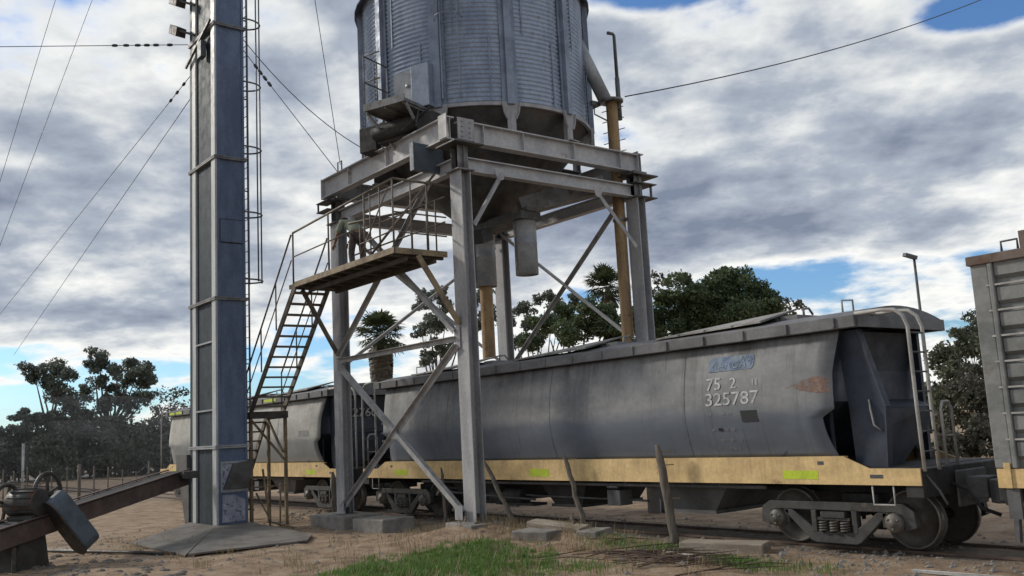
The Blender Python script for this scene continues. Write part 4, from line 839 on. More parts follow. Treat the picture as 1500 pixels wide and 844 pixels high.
# open boot door: pale frame, slanted rusty chute plate
m = MB(); m.box(TX1 - .02, TX1 + .02, TY0 + .10, TY1, 1.55, 1.60); m.box(TX1 - .02, TX1 + .02, TY0 + .10, TY1, .86, .93); m.box(TX1 - .02, TX1 + .018, TY0 + .10, TY0 + .14, .93, 1.55); tw.part(m, 'boot_frame', 'galv')
m = MB(); m.prism([(TY0 + .15, .94), (TY0 + .15, 1.54), (TY0 + .40, 1.54)], (TX1 - .019, 0, 0), (0, 1, 0), (0, 0, 1), (1, 0, 0), .012); tw.part(m, 'boot_panel', 'paint_patch')
m = MB(); m.prism([(TY0 + .17, .94), (TY0 + .40, 1.54), (TY1 + .14, 1.62), (TY1 + .08, 1.35), (TY1 - .03, .94)], (TX1 + .03, 0, 0), (0, 1, 0), (0, 0, 1), (1, 0, 0), .06); tw.part(m, 'boot_chute', 'silo_dark')
m = MB(); m.box(TX0 - .9, TX0 - .1, TY0 - .1, TY0 + .5, 1.18, 1.80); m.prism([(TX0 - .85, 1.17), (TX0 - .1, 1.17), (TX0 - .1, -.08), (TX0 - .3, -.08)], (0, TY0 - .05, 0), (1, 0, 0), (0, 0, 1), (0, 1, 0), .5); tw.part(m, 'inlet_box', 'silo_dark')
# ladder and safety cage on the far side face
lx = -23.05; ly = TY1; m = MB()
for dx in (-.2, .2): m.bar((lx + dx, ly + .14, 2.9), (lx + dx, ly + .14, TZ), .05, .03, (0, 1, 0))
for i in range(50): m.tube([(lx - .2, ly + .14, 3.0 + i * .28), (lx + .2, ly + .14, 3.0 + i * .28)], .010, 5)
for z in (4, 6.2, 8.5, 11, 13.2, 15.5):
    for dx in (-.2, .2): m.bar((lx + dx, ly - .02, z), (lx + dx, ly + .15, z), .03, .03)
lad = tw.part(m, 'ladder', 'lampgrey')
m = MB(); hoop = lambda z: [(lx + .34 * math.cos(b), ly + .16 + .42 * math.sin(b), z) for b in [math.pi * k / 10 for k in range(11)]]
for k in range(6):
    z = 6.16 + k * 1.76
    m.tube([(lx + .34, ly - .02, z)] + hoop(z) + [(lx - .34, ly - .02, z)], .022, 6)
for b in (0.5, 1.57, 2.64): m.tube([(lx + .34 * math.cos(b), ly + .16 + .42 * math.sin(b), z) for z in (6.12, 15)], .020, 6)
tw.part(m, 'ladder_cage', 'lampgrey', lad)
# floodlight, small box
for z, y_ in ((13.38, TY0 - .25), (14.25, TY0 - .25)):
    m = MB(); m.bar((TX0 + .35, TY0 - .02, z - .32), (TX0 - .15, y_ - .05, z - .05), .06, .06); m.obox((TX0 - .38, y_, z + .02), V((.24, .02, -.13)), V((-.02, .14, 0)), V((.06, 0, .11))); tw.part(m, 'floodlight', 'machine', bevel=.01)
m = MB(); m.bar((TX0 - .2, TY0 - .08, 12.30), (TX1 - .1, TY0 - .08, 13.0), .06, .06); tw.part(m, 'bracket', 'lampgrey')
m = MB(); m.box(TX0 + .9, TX0 + 1.18, TY0 - .16, TY0 - .015, 12.15, 12.6); tw.part(m, 'junction_box', 'guard', bevel=.01)
# sloping steel apron at the foot
m = MB(); zt = .10; e = -.055
A_ = [(TX0 - .05, TY0 - .03, zt), (TX1 + .05, TY0 - .03, zt), (TX1 + .05, TY1 + .05, zt)]
B_ = [(-22.5, -6.45, e), (-18.75, -6.5, e - .01), (-18.5, -4.05, e + .02), (-19.4, -3.5, e + .03)]
m.add([A_[0], A_[1], B_[1], B_[0]], [(0, 3, 2, 1)])
ap = [V(p) for p in (A_[0], A_[1], B_[1], B_[0])]
m2 = MB(); m2.add([A_[1], A_[2], B_[3], B_[2], (B_[1][0] + .03, B_[1][1] + .05, e + .015)], [(0, 4, 3, 2, 1)])
for mm in (m, m2):
    o = tw.part(mm, 'apron_plate', 'apron'); sd = o.modifiers.new('thick', 'SOLIDIFY'); sd.thickness = .035; sd.offset = -1

# ------------------------------------------------------------------ conveyor and its drive
CA = V((-23.75, -4.95, 1.30)); CB = V((-19.4, -9.6, .62)); cdir = (CB - CA).normalized(); CE = CB + cdir * 3.2
cv = T('belt_conveyor', 'rust brown belt conveyor trough running from the tower foot to the left edge', 'conveyor', (-20.5, -8.4, -.1))
side = cdir.cross(V((0, 0, 1))).normalized(); up = side.cross(cdir).normalized(); ln = (CE - CA).length; mid = (CA + CE) / 2
m = MB()
for s in (-1, 1): m.obox(mid + side * (s * .26) - up * .05, cdir * (ln / 2), side * .012, up * .165); m.obox(mid + side * (s * .28) + up * .16, cdir * (ln / 2), side * .04, up * .012)
m.obox(mid - up * .20, cdir * (ln / 2), side * .245, up * .012); cv.part(m, 'trough', 'belt')
m = MB(); m.obox(mid + up * .12, cdir * (ln / 2 - .05), side * .24, up * .014); cv.part(m, 'belt', 'rubber')
for f in (.66,):
    p = CA.lerp(CE, f)
    for s in (-1, 1):
        m = MB(); q = p + side * (s * .22) - up * .25; m.bar(q, V((q.x, q.y, -.14)), .06, .06, (1, 0, 0)); cv.part(m, 'support_leg', 'machine')
m = MB(); p = CA + cdir * .25; m.tube([p - side * .3, p + side * .3], .12, 14); m.box(p.x - .1, p.x + .6, p.y + .05, p.y + .4, 1.25, 1.42); cv.part(m, 'head_pulley', 'machine')
m = MB(); p = CA.lerp(CE, .60); m.prism([(-.5, -.12), (.55, -.12), (.35, p.z - .2), (-.35, p.z - .16)], p - side * .2 - V((0, 0, p.z)), V((cdir.x, cdir.y, 0)).normalized(), (0, 0, 1), side, .4); cv.part(m, 'drive_base', 'machine')
# drive motor, spoked pulley and belt guard ride on the trough
cen = V((-21.45, -8.35, 1.02))
m = MB(); pc = CB.lerp(CA, .12) - side * .0 + up * .42; 
m.tube([pc - side * .28, pc + side * .30], .25, 18); m.tube([pc + side * .30, pc + side * .36], .19, 18)
for k in range(12):
    a = k * math.pi / 6; d = cdir * math.cos(a) + up * math.sin(a); m.obox(pc + d * .255, d * .02, cdir.cross(d).cross(d).normalized() * .008 if False else (cdir * -math.sin(a) + up * math.cos(a)) * .008, side * .24)
m.obox(pc - up * .24, cdir * .25, side * .25, up * .035); cv.part(m, 'motor', 'machine')
def pulley(c, r, n=5):
    m = MB(); ax = side; u1 = cdir; u2 = up
    ring = [(math.cos(2 * math.pi * k / 28), math.sin(2 * math.pi * k / 28)) for k in range(29)]
    m.tube([c + (u1 * a + u2 * b) * r for a, b in ring], .042, 8, False); m.tube([c - ax * .1, c + ax * .1], .06, 10)
    for k in range(n): a = 2 * math.pi * k / n + .4; m.bar(c + (u1 * math.cos(a) + u2 * math.sin(a)) * .04, c + (u1 * math.cos(a) + u2 * math.sin(a)) * (r - .02), .05, .04, ax)
    return m
cv.part(pulley(pc - cdir * .60 + up * .06, .40), 'pulley', 'machine'); cv.part(pulley(pc + cdir * .05 + side * .40, .36, 4), 'pulley', 'machine')
GA = V((-19.8, -8.64, 1.17)); GB = V((-19.93, -7.96, .24)); gu = (GB - GA).normalized(); gv = V((-.3, .85, .3)); gv = (gv - gu * gv.dot(gu)).normalized(); gw = gu.cross(gv)
if gw.dot(CAM - GA) < 0: gw = -gw
hl = (GB - GA).length / 2; gc = (GA + GB) / 2; pl = []
for k in range(9): a = -math.pi / 2 + math.pi * k / 8; pl.append((hl - .14 + .19 * math.cos(a), .19 * math.sin(a)))
for k in range(9): a = math.pi / 2 + math.pi * k / 8; pl.append((-hl + .14 + .19 * math.cos(a), .19 * math.sin(a)))
m = MB(); m.prism(pl, gc - gv * .18, gu, gw, gv, .37); cv.part(m, 'belt_guard', 'guard', bevel=.02)
m = MB(); m.prism([(x * 1.04, y_ * 1.12) for x, y_ in pl], gc - gv * .212, gu, gw, gv, .03); cv.part(m, 'guard_flange', 'machine')
m = MB(); m.tube([(-23.0, -7.9, -.07), (-19.2, -6.55, -.06)], .03, 6); m.tube([(-24.5, -8.8, -.06), (-20.2, -7.0, -.05), (-19.4, -6.7, -.05)], .035, 6)
tag(m.build('loose_pipes', 'machine', origin=(-21.5, -7.4, -.1)), 'thin dark pipes lying on the dirt in front of the conveyor', 'pipes')

# ------------------------------------------------------------------ footings, slabs, timbers, posts
def rough_box(name, mat, c, dims, rot, label, cat, group=None, jit=.015, seed=1, tilt=(0, 0)):
    r = random.Random(seed); m = MB(); hx, hy, hz = [d / 2 for d in dims]
    n = 3; vs = []; idx = {}
    m.box(-hx, hx, -hy, hy, -hz, hz)
    m.v = [(x + r.uniform(-jit, jit), y + r.uniform(-jit, jit), z + r.uniform(-jit, jit)) for x, y, z in m.v]
    o = m.build(name, mat, bevel=min(dims) * .08); o.location = c; o.rotation_euler = (tilt[0], tilt[1], rot); return tag(o, label, cat, group)
rough_box('concrete_footing', 'concrete', (-21.0, -1.85, .0), (1.75, 1.0, .40), 0, 'square concrete footing under the left front column', 'footing', 'concrete blocks by the stand', seed=3)
rough_box('concrete_footing', 'concrete', (-19.0, -1.95, .0), (1.25, .85, .40), .04, 'square concrete block on the dirt between the two front columns', 'footing', 'concrete blocks by the stand', seed=4)
rough_box('concrete_footing', 'concrete', (-15.6, -1.82, .11), (.95, .85, .24), 0, 'low concrete footing sunk in dirt under the nearest column', 'footing', 'concrete blocks by the stand', seed=5)
rough_box('concrete_slab', 'concrete', (-13.75, -1.75, .03), (.75, .55, .26), .3, 'broken concrete slab at the edge of the grass, left of the tilted plank', 'slab', 'broken slabs by the grass', .03, 6)
rough_box('concrete_slab', 'concrete', (-12.75, -1.25, .06), (.5, .45, .22), .1, 'small grey concrete lump behind the end of the tilted plank', 'slab', 'broken slabs by the grass', .03, 8)
rough_box('plank', 'timber', (-13.65, -1.35, .20), (1.35, .28, .10), .10, 'short brown plank lying tilted across a broken concrete slab', 'plank', None, .012, 9, (.15, .06))
rough_box('timber_beam', 'timber', (-10.05, -.98, -.02), (1.35, .42, .20), .35, 'thick pale sawn timber lying on dirt beside the bogie', 'timber', None, .015, 10)
rough_box('white_stick', 'white_post', (-10.45, -1.55, -.07), (1.1, .06, .045), -.16, 'thin white stick lying on the dirt below the fence post', 'stick', 'pale sticks on the ground', .008, 11)
rough_box('white_stick', 'white_post', (-6.1, -1.2, -.06), (1.3, .05, .04), .1, 'pale flat stick on the dirt at the bottom right corner', 'stick', 'pale sticks on the ground', .008, 12)
def post(base_, top_, r, label, nails=(), seed=0, grp='leaning wooden fence posts by the track'):
    rr_ = random.Random(seed); b_ = V(base_); t_ = V(top_); pts = []; rs = []
    for k in range(9):
        f = k / 8; p = b_.lerp(t_, f) + V((rr_.uniform(-.02, .02), rr_.uniform(-.02, .02), 0)) * (1 if 0 < k else 0); pts.append(p); rs.append(r * (1.12 - .3 * f) * rr_.uniform(.9, 1.1))
    rs[-1] *= .55
    o_ = T('fence_post', label, 'fence post', base_, grp); m = MB(); m.tube(pts, rs, 9); o_.part(m, 'stake', 'wood')
    for f in nails:
        p = b_.lerp(t_, f); m = MB(); m.tube([p, p + V((.18, .12, .01))], .009, 5); o_.part(m, 'nail', 'straw')
post((-11.08, -.98, -.12), (-11.30, -1.0, 1.62), .075, 'thick dark gnarled fence post with two nails in front of the long wagon', (.93, .80, .48), 3)
post((-13.25, -.98, .0), (-13.75, -1.0, 1.46), .05, 'grey post leaning left in front of the middle of the wagon', (.95, ), 4)
post((-15.25, -.98, -.12), (-16.35, -1.0, 1.40), .05, 'grey post leaning left just right of the nearest column', (), 5)
post((-17.9, -.98, -.12), (-18.0, -1.0, 1.24), .04, 'thin upright stake seen just left of the nearest column', (), 6)
post((-22.9, -1.15, -.12), (-22.95, -1.15, 1.15), .075, 'thick upright post standing left of the left front column', (), 7)
post((-13.15, -1.25, -.05), (-13.35, -1.25, .38), .035, 'short broken stake stub between the slabs', (), 8)

# far fence on the left
fp = []
for px, top, wpx, d in ((20, 690, 2, 42), (40, 684, 2, 43), (58, 690, 2, 43), (76, 686, 2, 43), (98, 684, 2, 43), (116, 680, 5, 42), (138, 683, 2.5, 43), (158, 684, 2, 44), (180, 688, 2, 45), (218, 676, 4, 50), (5, 688, 2, 42), (200, 690, 2, 46)):
    p = at(px, 700, d); b_ = V((p.x, p.y, -.12)); zt = at(px, top, d).z; fp.append((b_, zt, wpx))
fo = T('wire_fence', 'far wire fence of thin stakes along the dusty road on the left', 'fence', tuple(fp[5][0]))
for b_, zt, wpx in fp:
    m = MB(); m.tube([b_, V((b_.x + rnd.uniform(-.1, .1), b_.y, zt))], wpx * .5 * .026, 6); fo.part(m, 'post', 'wood')
order = sorted(fp, key=lambda q: -(q[0] - CAM).dot(RGT)); m = MB()
for k in (.35, .65, .92):
    m.tube([V((q[0].x, q[0].y, -.1 + (q[1] + .1) * k)) for q in sorted(fp, key=lambda q: (q[0] - CAM).normalized().dot(RGT))], .012, 4)
fo.part(m, 'wires', 'wire')
p = at(33, 690, 60); m = MB(); m.tube([(p.x, p.y, -.1), (p.x, p.y, at(33, 655, 60).z)], .07, 8); m.box(p.x - .16, p.x + .16, p.y - .05, p.y + .05, at(33, 655, 60).z, at(33, 650, 60).z)
tag(m.build('marker_post', 'white_post', origin=(p.x, p.y, -.1)), 'slim white post beside the dusty road at the far left', 'post')

# floodlight pole behind the wagons
p = at(1350, 470, 48); zt = at(1334, 376, 48).z
lp = T('floodlight_pole', 'slim pole with a tilted floodlight rising behind the wagon end ladder', 'lamp', (p.x, p.y, -.1))
m = MB(); m.tube([(p.x, p.y, -.1), (p.x, p.y, zt - .05)], [.09, .06], 10); lp.part(m, 'pole', 'lampgrey')
m = MB(); hc = V((p.x, p.y, zt)) - RGT * .18; m.obox(hc, RGT * .27 + V((0, 0, -.08)), FWD * .2, V((0, 0, .09)) + RGT * .03); lp.part(m, 'floodlight', 'lampgrey', bevel=.02)

# ------------------------------------------------------------------ wires
def wire(label, pts, r=.008, beads=None, sag=0.0, n=16, name='wire'):
    a, b = V(pts[0]), V(pts[1]); P_ = [a.lerp(b, i / n) - V((0, 0, sag * 4 * (i / n) * (1 - i / n))) for i in range(n + 1)]
    m = MB(); m.tube(P_, r, 5)
    if beads:
        for f in beads:
            c = a.lerp(b, f) - V((0, 0, sag * 4 * f * (1 - f))); d = (b - a).normalized(); m.lathe(c, d, [(0, -.09), (.035, -.07), (.045, 0), (.035, .07), (0, .09)], 8)
    return tag(m.build(name, 'wire', origin=tuple(a)), label, 'wire')
def ray(px, py, t):
    r = RGT * ((px - 750) / 1375.6) + DWN * ((py - 422) / 1375.6) + FWD
    return CAM + r * t
wire('nearly level wire with insulators running left from the top of the tower', [(TX0 - .1, TY0 - .05, 12.95), ray(-60, 69, 26)], .011, [.08, .14, .18, .22, .27, .32])
wire('guy wire slanting down left from the tower, upper one with dark insulators', [(TX0 - .05, TY0, 12.05), ray(-40, 510, 55)], .011, [.015, .03, .045])
wire('guy wire slanting down left from the tower, lower one without insulators', [(TX0 - .05, TY0, 11.4), ray(20, 520, 55)], .011)
wire('thin wire crossing the top left sky, left one of two', [ray(90, -30, 30), ray(-20, 330, 34)], .009)
wire('thin wire crossing the top left sky, right one of two', [ray(146, -30, 30), ray(-10, 385, 34)], .009)
wire('slack cable drooping from the tower to the grain bin wall', [(TX1, TY1, 12.6), tuple(HC + V((-2.75, -.9, 9.3)))], .012, None, .45)
wire('straight wire with dark insulators from the tower to the stand beam', [(TX1, TY1, 12.3), (XA + .6, YA - .3, 8.6)], .010, [.14, .19, .24, .29])
wire('steep wire dropping from the top of the picture to the stand beam', [ray(455, -40, 24), (XA + .75, YA - .3, 8.75)], .009)
wire('long wire slanting up right from the ochre pipe across the sky', [(XB + .1, 3.2, 9.95), ray(1470, -14, 34)], .016, None, .35)
m = MB(); m.tube([(XA + .62, YA - .3, 8.582), (XA + .62, YA - .3, 8.83), (XA + .82, YA - .3, 8.83), (XA + .82, YA - .3, 8.582)], .018, 6)
tag(m.build('wire_bracket', 'lampgrey', origin=(XA + .7, YA - .3, 8.58)), 'small square hoop on top of the front left beam holding a wire', 'bracket')

# ------------------------------------------------------------------ person on the walkway
def person():
    root = thing('person', 'person in grey-green shirt and dark trousers bending over on the walkway', 'person', (-18.85, -2.55, PZ))
    def skin_obj(name, mat, vs, es, rs, rootv=0, parent=root, sub=2):
        me = bpy.data.meshes.new(name); me.from_pydata(vs, es, []); ob = bpy.data.objects.new(name, me); COL.objects.link(ob)
        sk = ob.modifiers.new('skin', 'SKIN'); ss = ob.modifiers.new('sub', 'SUBSURF'); ss.levels = sub; ss.render_levels = sub
        for i, r in enumerate(rs): me.skin_vertices[0].data[i].radius = r if isinstance(r, tuple) else (r, r)
        for i in range(len(vs)): me.skin_vertices[0].data[i].use_root = (i == rootv)
        bpy.context.view_layer.update()
        dg = bpy.context.evaluated_depsgraph_get(); nm = bpy.data.meshes.new_from_object(ob.evaluated_get(dg)); bpy.data.objects.remove(ob)
        for p_ in nm.polygons: p_.use_smooth = True
        nm.materials.clear(); nm.materials.append(M[mat]); o = bpy.data.objects.new(name, nm); COL.objects.link(o); o.parent = parent; return o
    # x: he faces -x; bent forward at the hips, arms reaching down
    vs = [(.12, 0, .88), (.05, 0, 1.02), (-.12, 0, 1.16), (-.28, 0, 1.26), (-.38, 0, 1.28), (-.47, 0, 1.30), (-.58, 0, 1.27),
          (.10, -.10, .85), (.02, -.12, .47), (.10, -.12, .09), (-.02, -.13, .045), (-.11, -.13, .035),
          (.12, .10, .85), (.10, .13, .47), (.22, .13, .09), (.10, .14, .045), (.01, .14, .035),
          (-.27, -.19, 1.24), (-.36, -.26, .98), (-.55, -.22, .84), (-.62, -.20, .79),
          (-.27, .19, 1.24), (-.40, .25, .99), (-.60, .20, .90), (-.67, .18, .86)]
    es = [(0, 1), (1, 2), (2, 3), (3, 4), (4, 5), (5, 6), (0, 7), (7, 8), (8, 9), (9, 10), (10, 11), (0, 12), (12, 13), (13, 14), (14, 15), (15, 16), (3, 17), (17, 18), (18, 19), (19, 20), (3, 21), (21, 22), (22, 23), (23, 24)]
    rs = [(.15, .12), (.14, .11), (.16, .12), (.16, .115), .055, .095, .10, .085, .06, .042, .045, .03, .085, .06, .042, .045, .03, .062, .045, .034, .03, .062, .045, .034, .03]
    body = skin_obj('body', 'skin', vs, es, rs)
    g_ = .022
    skin_obj('shirt', 'cloth', [(.10, 0, .93)] + vs[1:4] + [vs[17], vs[18], vs[21], vs[22]], [(0, 1), (1, 2), (2, 3), (3, 4), (4, 5), (3, 6), (6, 7)], [(.17, .14), (.165, .135), (.185, .145), (.18, .135), .085, .066, .085, .066])
    skin_obj('trousers', 'trouser', [(.12, 0, .90)] + vs[7:10] + vs[12:15], [(0, 1), (1, 2), (2, 3), (0, 4), (4, 5), (5, 6)], [(.17, .14), .105, .08, .062, .105, .08, .062])
    for y_, x_ in ((-.13, -.02), (.14, .10)):
        m = MB(); m.prism([(x_ + .13, 0), (x_ - .15, 0), (x_ - .16, .05), (x_ - .04, .10), (x_ + .05, .16), (x_ + .14, .15)], (0, y_ - .05, .0), (1, 0, 0), (0, 0, 1), (0, 1, 0), .10); m.build('shoe', 'hair', root, bevel=.02)
    m = MB(); m.lathe((-.52, 0, 1.345), (-.25, 0, 1), [(.118, -.06), (.115, .0), (.085, .055), (.04, .08), (0, .085)], 16); m.build('hair', 'hair', root)
    m = MB(); m.lathe((-.66, 0, 1.265), (-1, 0, -.2), [(.022, -.03), (.014, .015), (0, .022)], 8); m.build('nose', 'skin', root)
    for s, (hx, hy, hz) in ((-1, (-.62, -.20, .79)), (1, (-.67, .18, .86))):
        vs2 = [(hx, hy, hz), (hx - .05, hy, hz - .03)]; es2 = [(0, 1)]; rs2 = [.03, .03]
        for k in range(4):
            yy = hy + (k - 1.5) * .019; i = len(vs2); l_ = (.075, .085, .08, .062)[k]
            vs2 += [(hx - .08, yy, hz - .055), (hx - .085, yy, hz - .055 - l_ * .5), (hx - .065, yy, hz - .055 - l_)]; es2 += [(1, i), (i, i + 1), (i + 1, i + 2)]; rs2 += [.010, .009, .008]
        i = len(vs2); vs2 += [(hx - .03, hy + s * -.035, hz - .045), (hx - .05, hy + s * -.05, hz - .085)]; es2 += [(0, i), (i, i + 1)]; rs2 += [.011, .009]
        skin_obj('hand', 'skin', vs2, es2, rs2, 0, root, 1)
    return root
person()

# ------------------------------------------------------------------ vegetation
import numpy as np
def leaf_mesh(name, clumps, per, size, mat, parent, origin, seed, aspect=1.0, shell=0.35, stuff=False):
    r = np.random.default_rng(seed); C_ = []; 
    for c, rx, rz, k in clumps:
        n = int(per * k); d = r.normal(size=(n, 3)); d /= np.linalg.norm(d, axis=1)[:, None]; rad_ = (shell + (1 - shell) * r.random(n)) ** .6
        rad_ *= 1 + .25 * np.sin(d[:, 0] * 5 + seed) * np.sin(d[:, 1] * 4 + d[:, 2] * 5)
        C_.append(np.array([c.x, c.y, c.z]) + d * rad_[:, None] * np.array([rx, rx, rz]))
    P_ = np.concatenate(C_) - np.array(origin); n = len(P_)
    a = r.normal(size=(n, 3)); a /= np.linalg.norm(a, axis=1)[:, None]; b = np.cross(a, r.normal(size=(n, 3))); b /= np.linalg.norm(b, axis=1)[:, None]
    s = size * (.55 + .9 * r.random(n))[:, None]
    q = np.stack([P_ - a * s, P_ - b * s * .5 * aspect, P_ + a * s, P_ + b * s * .5 * aspect], 1).reshape(-1, 3)
    me = bpy.data.meshes.new(name); me.vertices.add(4 * n); me.vertices.foreach_set('co', q.astype(np.float32).ravel())
    me.loops.add(4 * n); me.loops.foreach_set('vertex_index', np.arange(4 * n, dtype=np.int32)); me.polygons.add(n)
    me.polygons.foreach_set('loop_start', np.arange(0, 4 * n, 4, dtype=np.int32)); me.polygons.foreach_set('loop_total', np.full(n, 4, dtype=np.int32))
    me.update(calc_edges=True); me.materials.append(M[mat]); o = bpy.data.objects.new(name, me); COL.objects.link(o); o.parent = parent; return o
def tree(name, label, cat, base_px, d, clumps_px, per, leaf, mat, grp=None, trunk_r=.22, seed=0, depth=.8, ground=-.1, fork=None):
    """clumps_px: (px, py, radius px[, weight]) in the photo at distance d, spread in depth by their own size"""
    r = random.Random(seed); b_ = at(base_px, 690, d); b_.z = ground - .05; sc_ = d / 1375.6; t = T(name, label, cat, tuple(b_)); 
    if grp: t.o['group'] = grp
    cl = []
    for q in clumps_px:
        px, py, rp_ = q[:3]; k = q[3] if len(q) > 3 else 1.0; dd_ = d + r.uniform(-1, 1) * depth * 40 * sc_; c = at(px, py, dd_); R2 = rp_ * sc_
        for j in range(6):
            cc = c + V((r.uniform(-1, 1), r.uniform(-1, 1), r.uniform(-.8, .8))) * R2 * .72; cl.append((cc, R2 * r.uniform(.42, .72), R2 * r.uniform(.32, .52), k * (rp_ / 20) ** 1.6 / 6))
    leaf_mesh('crown', cl, per, leaf, mat, t.o, b_, seed)
    m = MB(); f = V((b_.x, b_.y, 0)); f.z = at(base_px, fork, d).z if fork else ground + (max(c[0].z for c in cl) - ground) * .35
    m.tube([b_, b_.lerp(f, .5) + V((r.uniform(-.15, .15), r.uniform(-.15, .15), 0)), f], [trunk_r * 1.25, trunk_r, trunk_r * .85], 8)
    for q in clumps_px:
        c = f.lerp(at(q[0], q[1], d), .85); k = f.lerp(c, .5) + V((r.uniform(-.3, .3), r.uniform(-.3, .3), -.12 * (c - f).length)); m.tube([f, k, c], [trunk_r * .6, trunk_r * .36, trunk_r * .12], 6)
    t.part(m, 'trunk', 'bark'); return t.o
G1 = 'trees beyond the dusty road'
z5 = lambda L_: [(q[0] / 2.32, 480 + q[1] / 2.32, *q[2:]) for q in L_]
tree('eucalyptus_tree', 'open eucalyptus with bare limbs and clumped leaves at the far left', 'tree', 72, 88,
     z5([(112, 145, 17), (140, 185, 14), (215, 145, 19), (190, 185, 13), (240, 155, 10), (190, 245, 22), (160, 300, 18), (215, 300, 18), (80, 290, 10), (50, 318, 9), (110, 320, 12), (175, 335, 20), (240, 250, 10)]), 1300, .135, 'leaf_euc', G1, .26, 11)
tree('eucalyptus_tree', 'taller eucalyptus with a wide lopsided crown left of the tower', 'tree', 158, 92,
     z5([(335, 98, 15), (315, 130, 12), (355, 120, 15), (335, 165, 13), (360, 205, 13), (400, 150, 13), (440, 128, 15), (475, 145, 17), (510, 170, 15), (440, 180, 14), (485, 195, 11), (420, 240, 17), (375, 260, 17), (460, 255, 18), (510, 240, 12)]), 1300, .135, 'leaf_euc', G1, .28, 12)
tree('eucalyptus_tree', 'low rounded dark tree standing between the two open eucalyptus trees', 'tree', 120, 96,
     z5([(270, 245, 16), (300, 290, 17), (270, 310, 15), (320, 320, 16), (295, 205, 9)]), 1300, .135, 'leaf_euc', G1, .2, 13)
tree('bare_tree', 'pale thin half bare tree close to the left side of the tower', 'tree', 238, 100,
     z5([(575, 240, 17, .35), (605, 270, 17, .35), (545, 275, 16, .4), (620, 230, 14, .3), (560, 310, 18, .5), (610, 310, 18, .5)]), 700, .15, 'leaf_grey', G1, .16, 14)
hd = []
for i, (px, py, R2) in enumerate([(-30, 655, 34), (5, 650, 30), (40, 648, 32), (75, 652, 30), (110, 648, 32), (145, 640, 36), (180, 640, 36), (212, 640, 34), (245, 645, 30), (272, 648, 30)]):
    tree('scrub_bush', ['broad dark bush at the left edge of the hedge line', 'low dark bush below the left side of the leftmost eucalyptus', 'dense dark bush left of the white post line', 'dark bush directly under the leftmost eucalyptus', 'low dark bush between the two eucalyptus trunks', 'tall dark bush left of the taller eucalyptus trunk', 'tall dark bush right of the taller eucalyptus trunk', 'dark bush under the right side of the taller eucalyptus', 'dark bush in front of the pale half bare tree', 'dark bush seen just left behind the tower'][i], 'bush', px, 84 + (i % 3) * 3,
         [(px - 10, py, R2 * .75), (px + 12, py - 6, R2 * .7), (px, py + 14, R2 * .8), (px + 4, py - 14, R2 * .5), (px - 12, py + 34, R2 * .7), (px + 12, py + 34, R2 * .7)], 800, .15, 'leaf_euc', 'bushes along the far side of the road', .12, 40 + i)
# broad dark evergreen and trees behind the wagons
tree('evergreen_tree', 'broad rounded dark evergreen tree behind the long wagon roof', 'tree', 1050, 62,
     [(1010, 425, 26), (1045, 412, 24), (1080, 415, 26), (1110, 432, 24), (1130, 450, 20), (985, 445, 26), (1030, 450, 30), (1075, 450, 30), (960, 470, 26), (1000, 480, 28), (1060, 480, 30), (1110, 470, 26), (1055, 400, 12), (1140, 470, 18), (1000, 412, 14), (970, 440, 14), (1050, 440, 44), (1010, 455, 40), (1090, 455, 40), (1050, 425, 30)], 2000, .10, 'leaf_dark', None, .35, 21)
tree('evergreen_tree', 'lower dark green bushy tree between the ochre pipe and the rear column', 'tree', 850, 60,
     [(800, 482, 22), (830, 465, 24), (860, 458, 24), (890, 462, 24), (915, 470, 22), (830, 490, 26), (870, 488, 28), (905, 495, 24), (945, 460, 20), (945, 490, 24), (780, 500, 18), (985, 495, 22)], 2000, .10, 'leaf_dark', None, .3, 22)
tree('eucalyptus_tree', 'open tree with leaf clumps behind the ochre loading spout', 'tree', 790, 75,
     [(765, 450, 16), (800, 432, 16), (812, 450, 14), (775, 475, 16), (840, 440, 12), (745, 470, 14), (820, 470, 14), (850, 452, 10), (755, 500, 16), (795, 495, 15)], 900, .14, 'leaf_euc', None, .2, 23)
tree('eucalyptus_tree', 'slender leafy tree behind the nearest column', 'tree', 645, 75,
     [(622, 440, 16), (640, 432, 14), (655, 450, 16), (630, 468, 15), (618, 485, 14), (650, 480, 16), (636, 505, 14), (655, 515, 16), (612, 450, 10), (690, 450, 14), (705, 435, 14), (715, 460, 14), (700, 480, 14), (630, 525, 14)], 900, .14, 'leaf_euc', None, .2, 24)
tree('grey_tree', 'thin grey-leaved tree peeping out right of the rear column', 'tree', 972, 78, [(962, 408, 12, .5), (978, 412, 10, .5), (955, 425, 12, .5), (975, 430, 12, .5)], 420, .18, 'leaf_grey', None, .15, 25)
tree('grey_tree', 'small pale treetop showing over the right slope of the broad evergreen', 'tree', 1170, 80, [(1150, 445, 10, .6), (1172, 448, 9, .6), (1140, 452, 9, .6), (1160, 460, 10, .6)], 420, .18, 'leaf_grey', None, .12, 26)
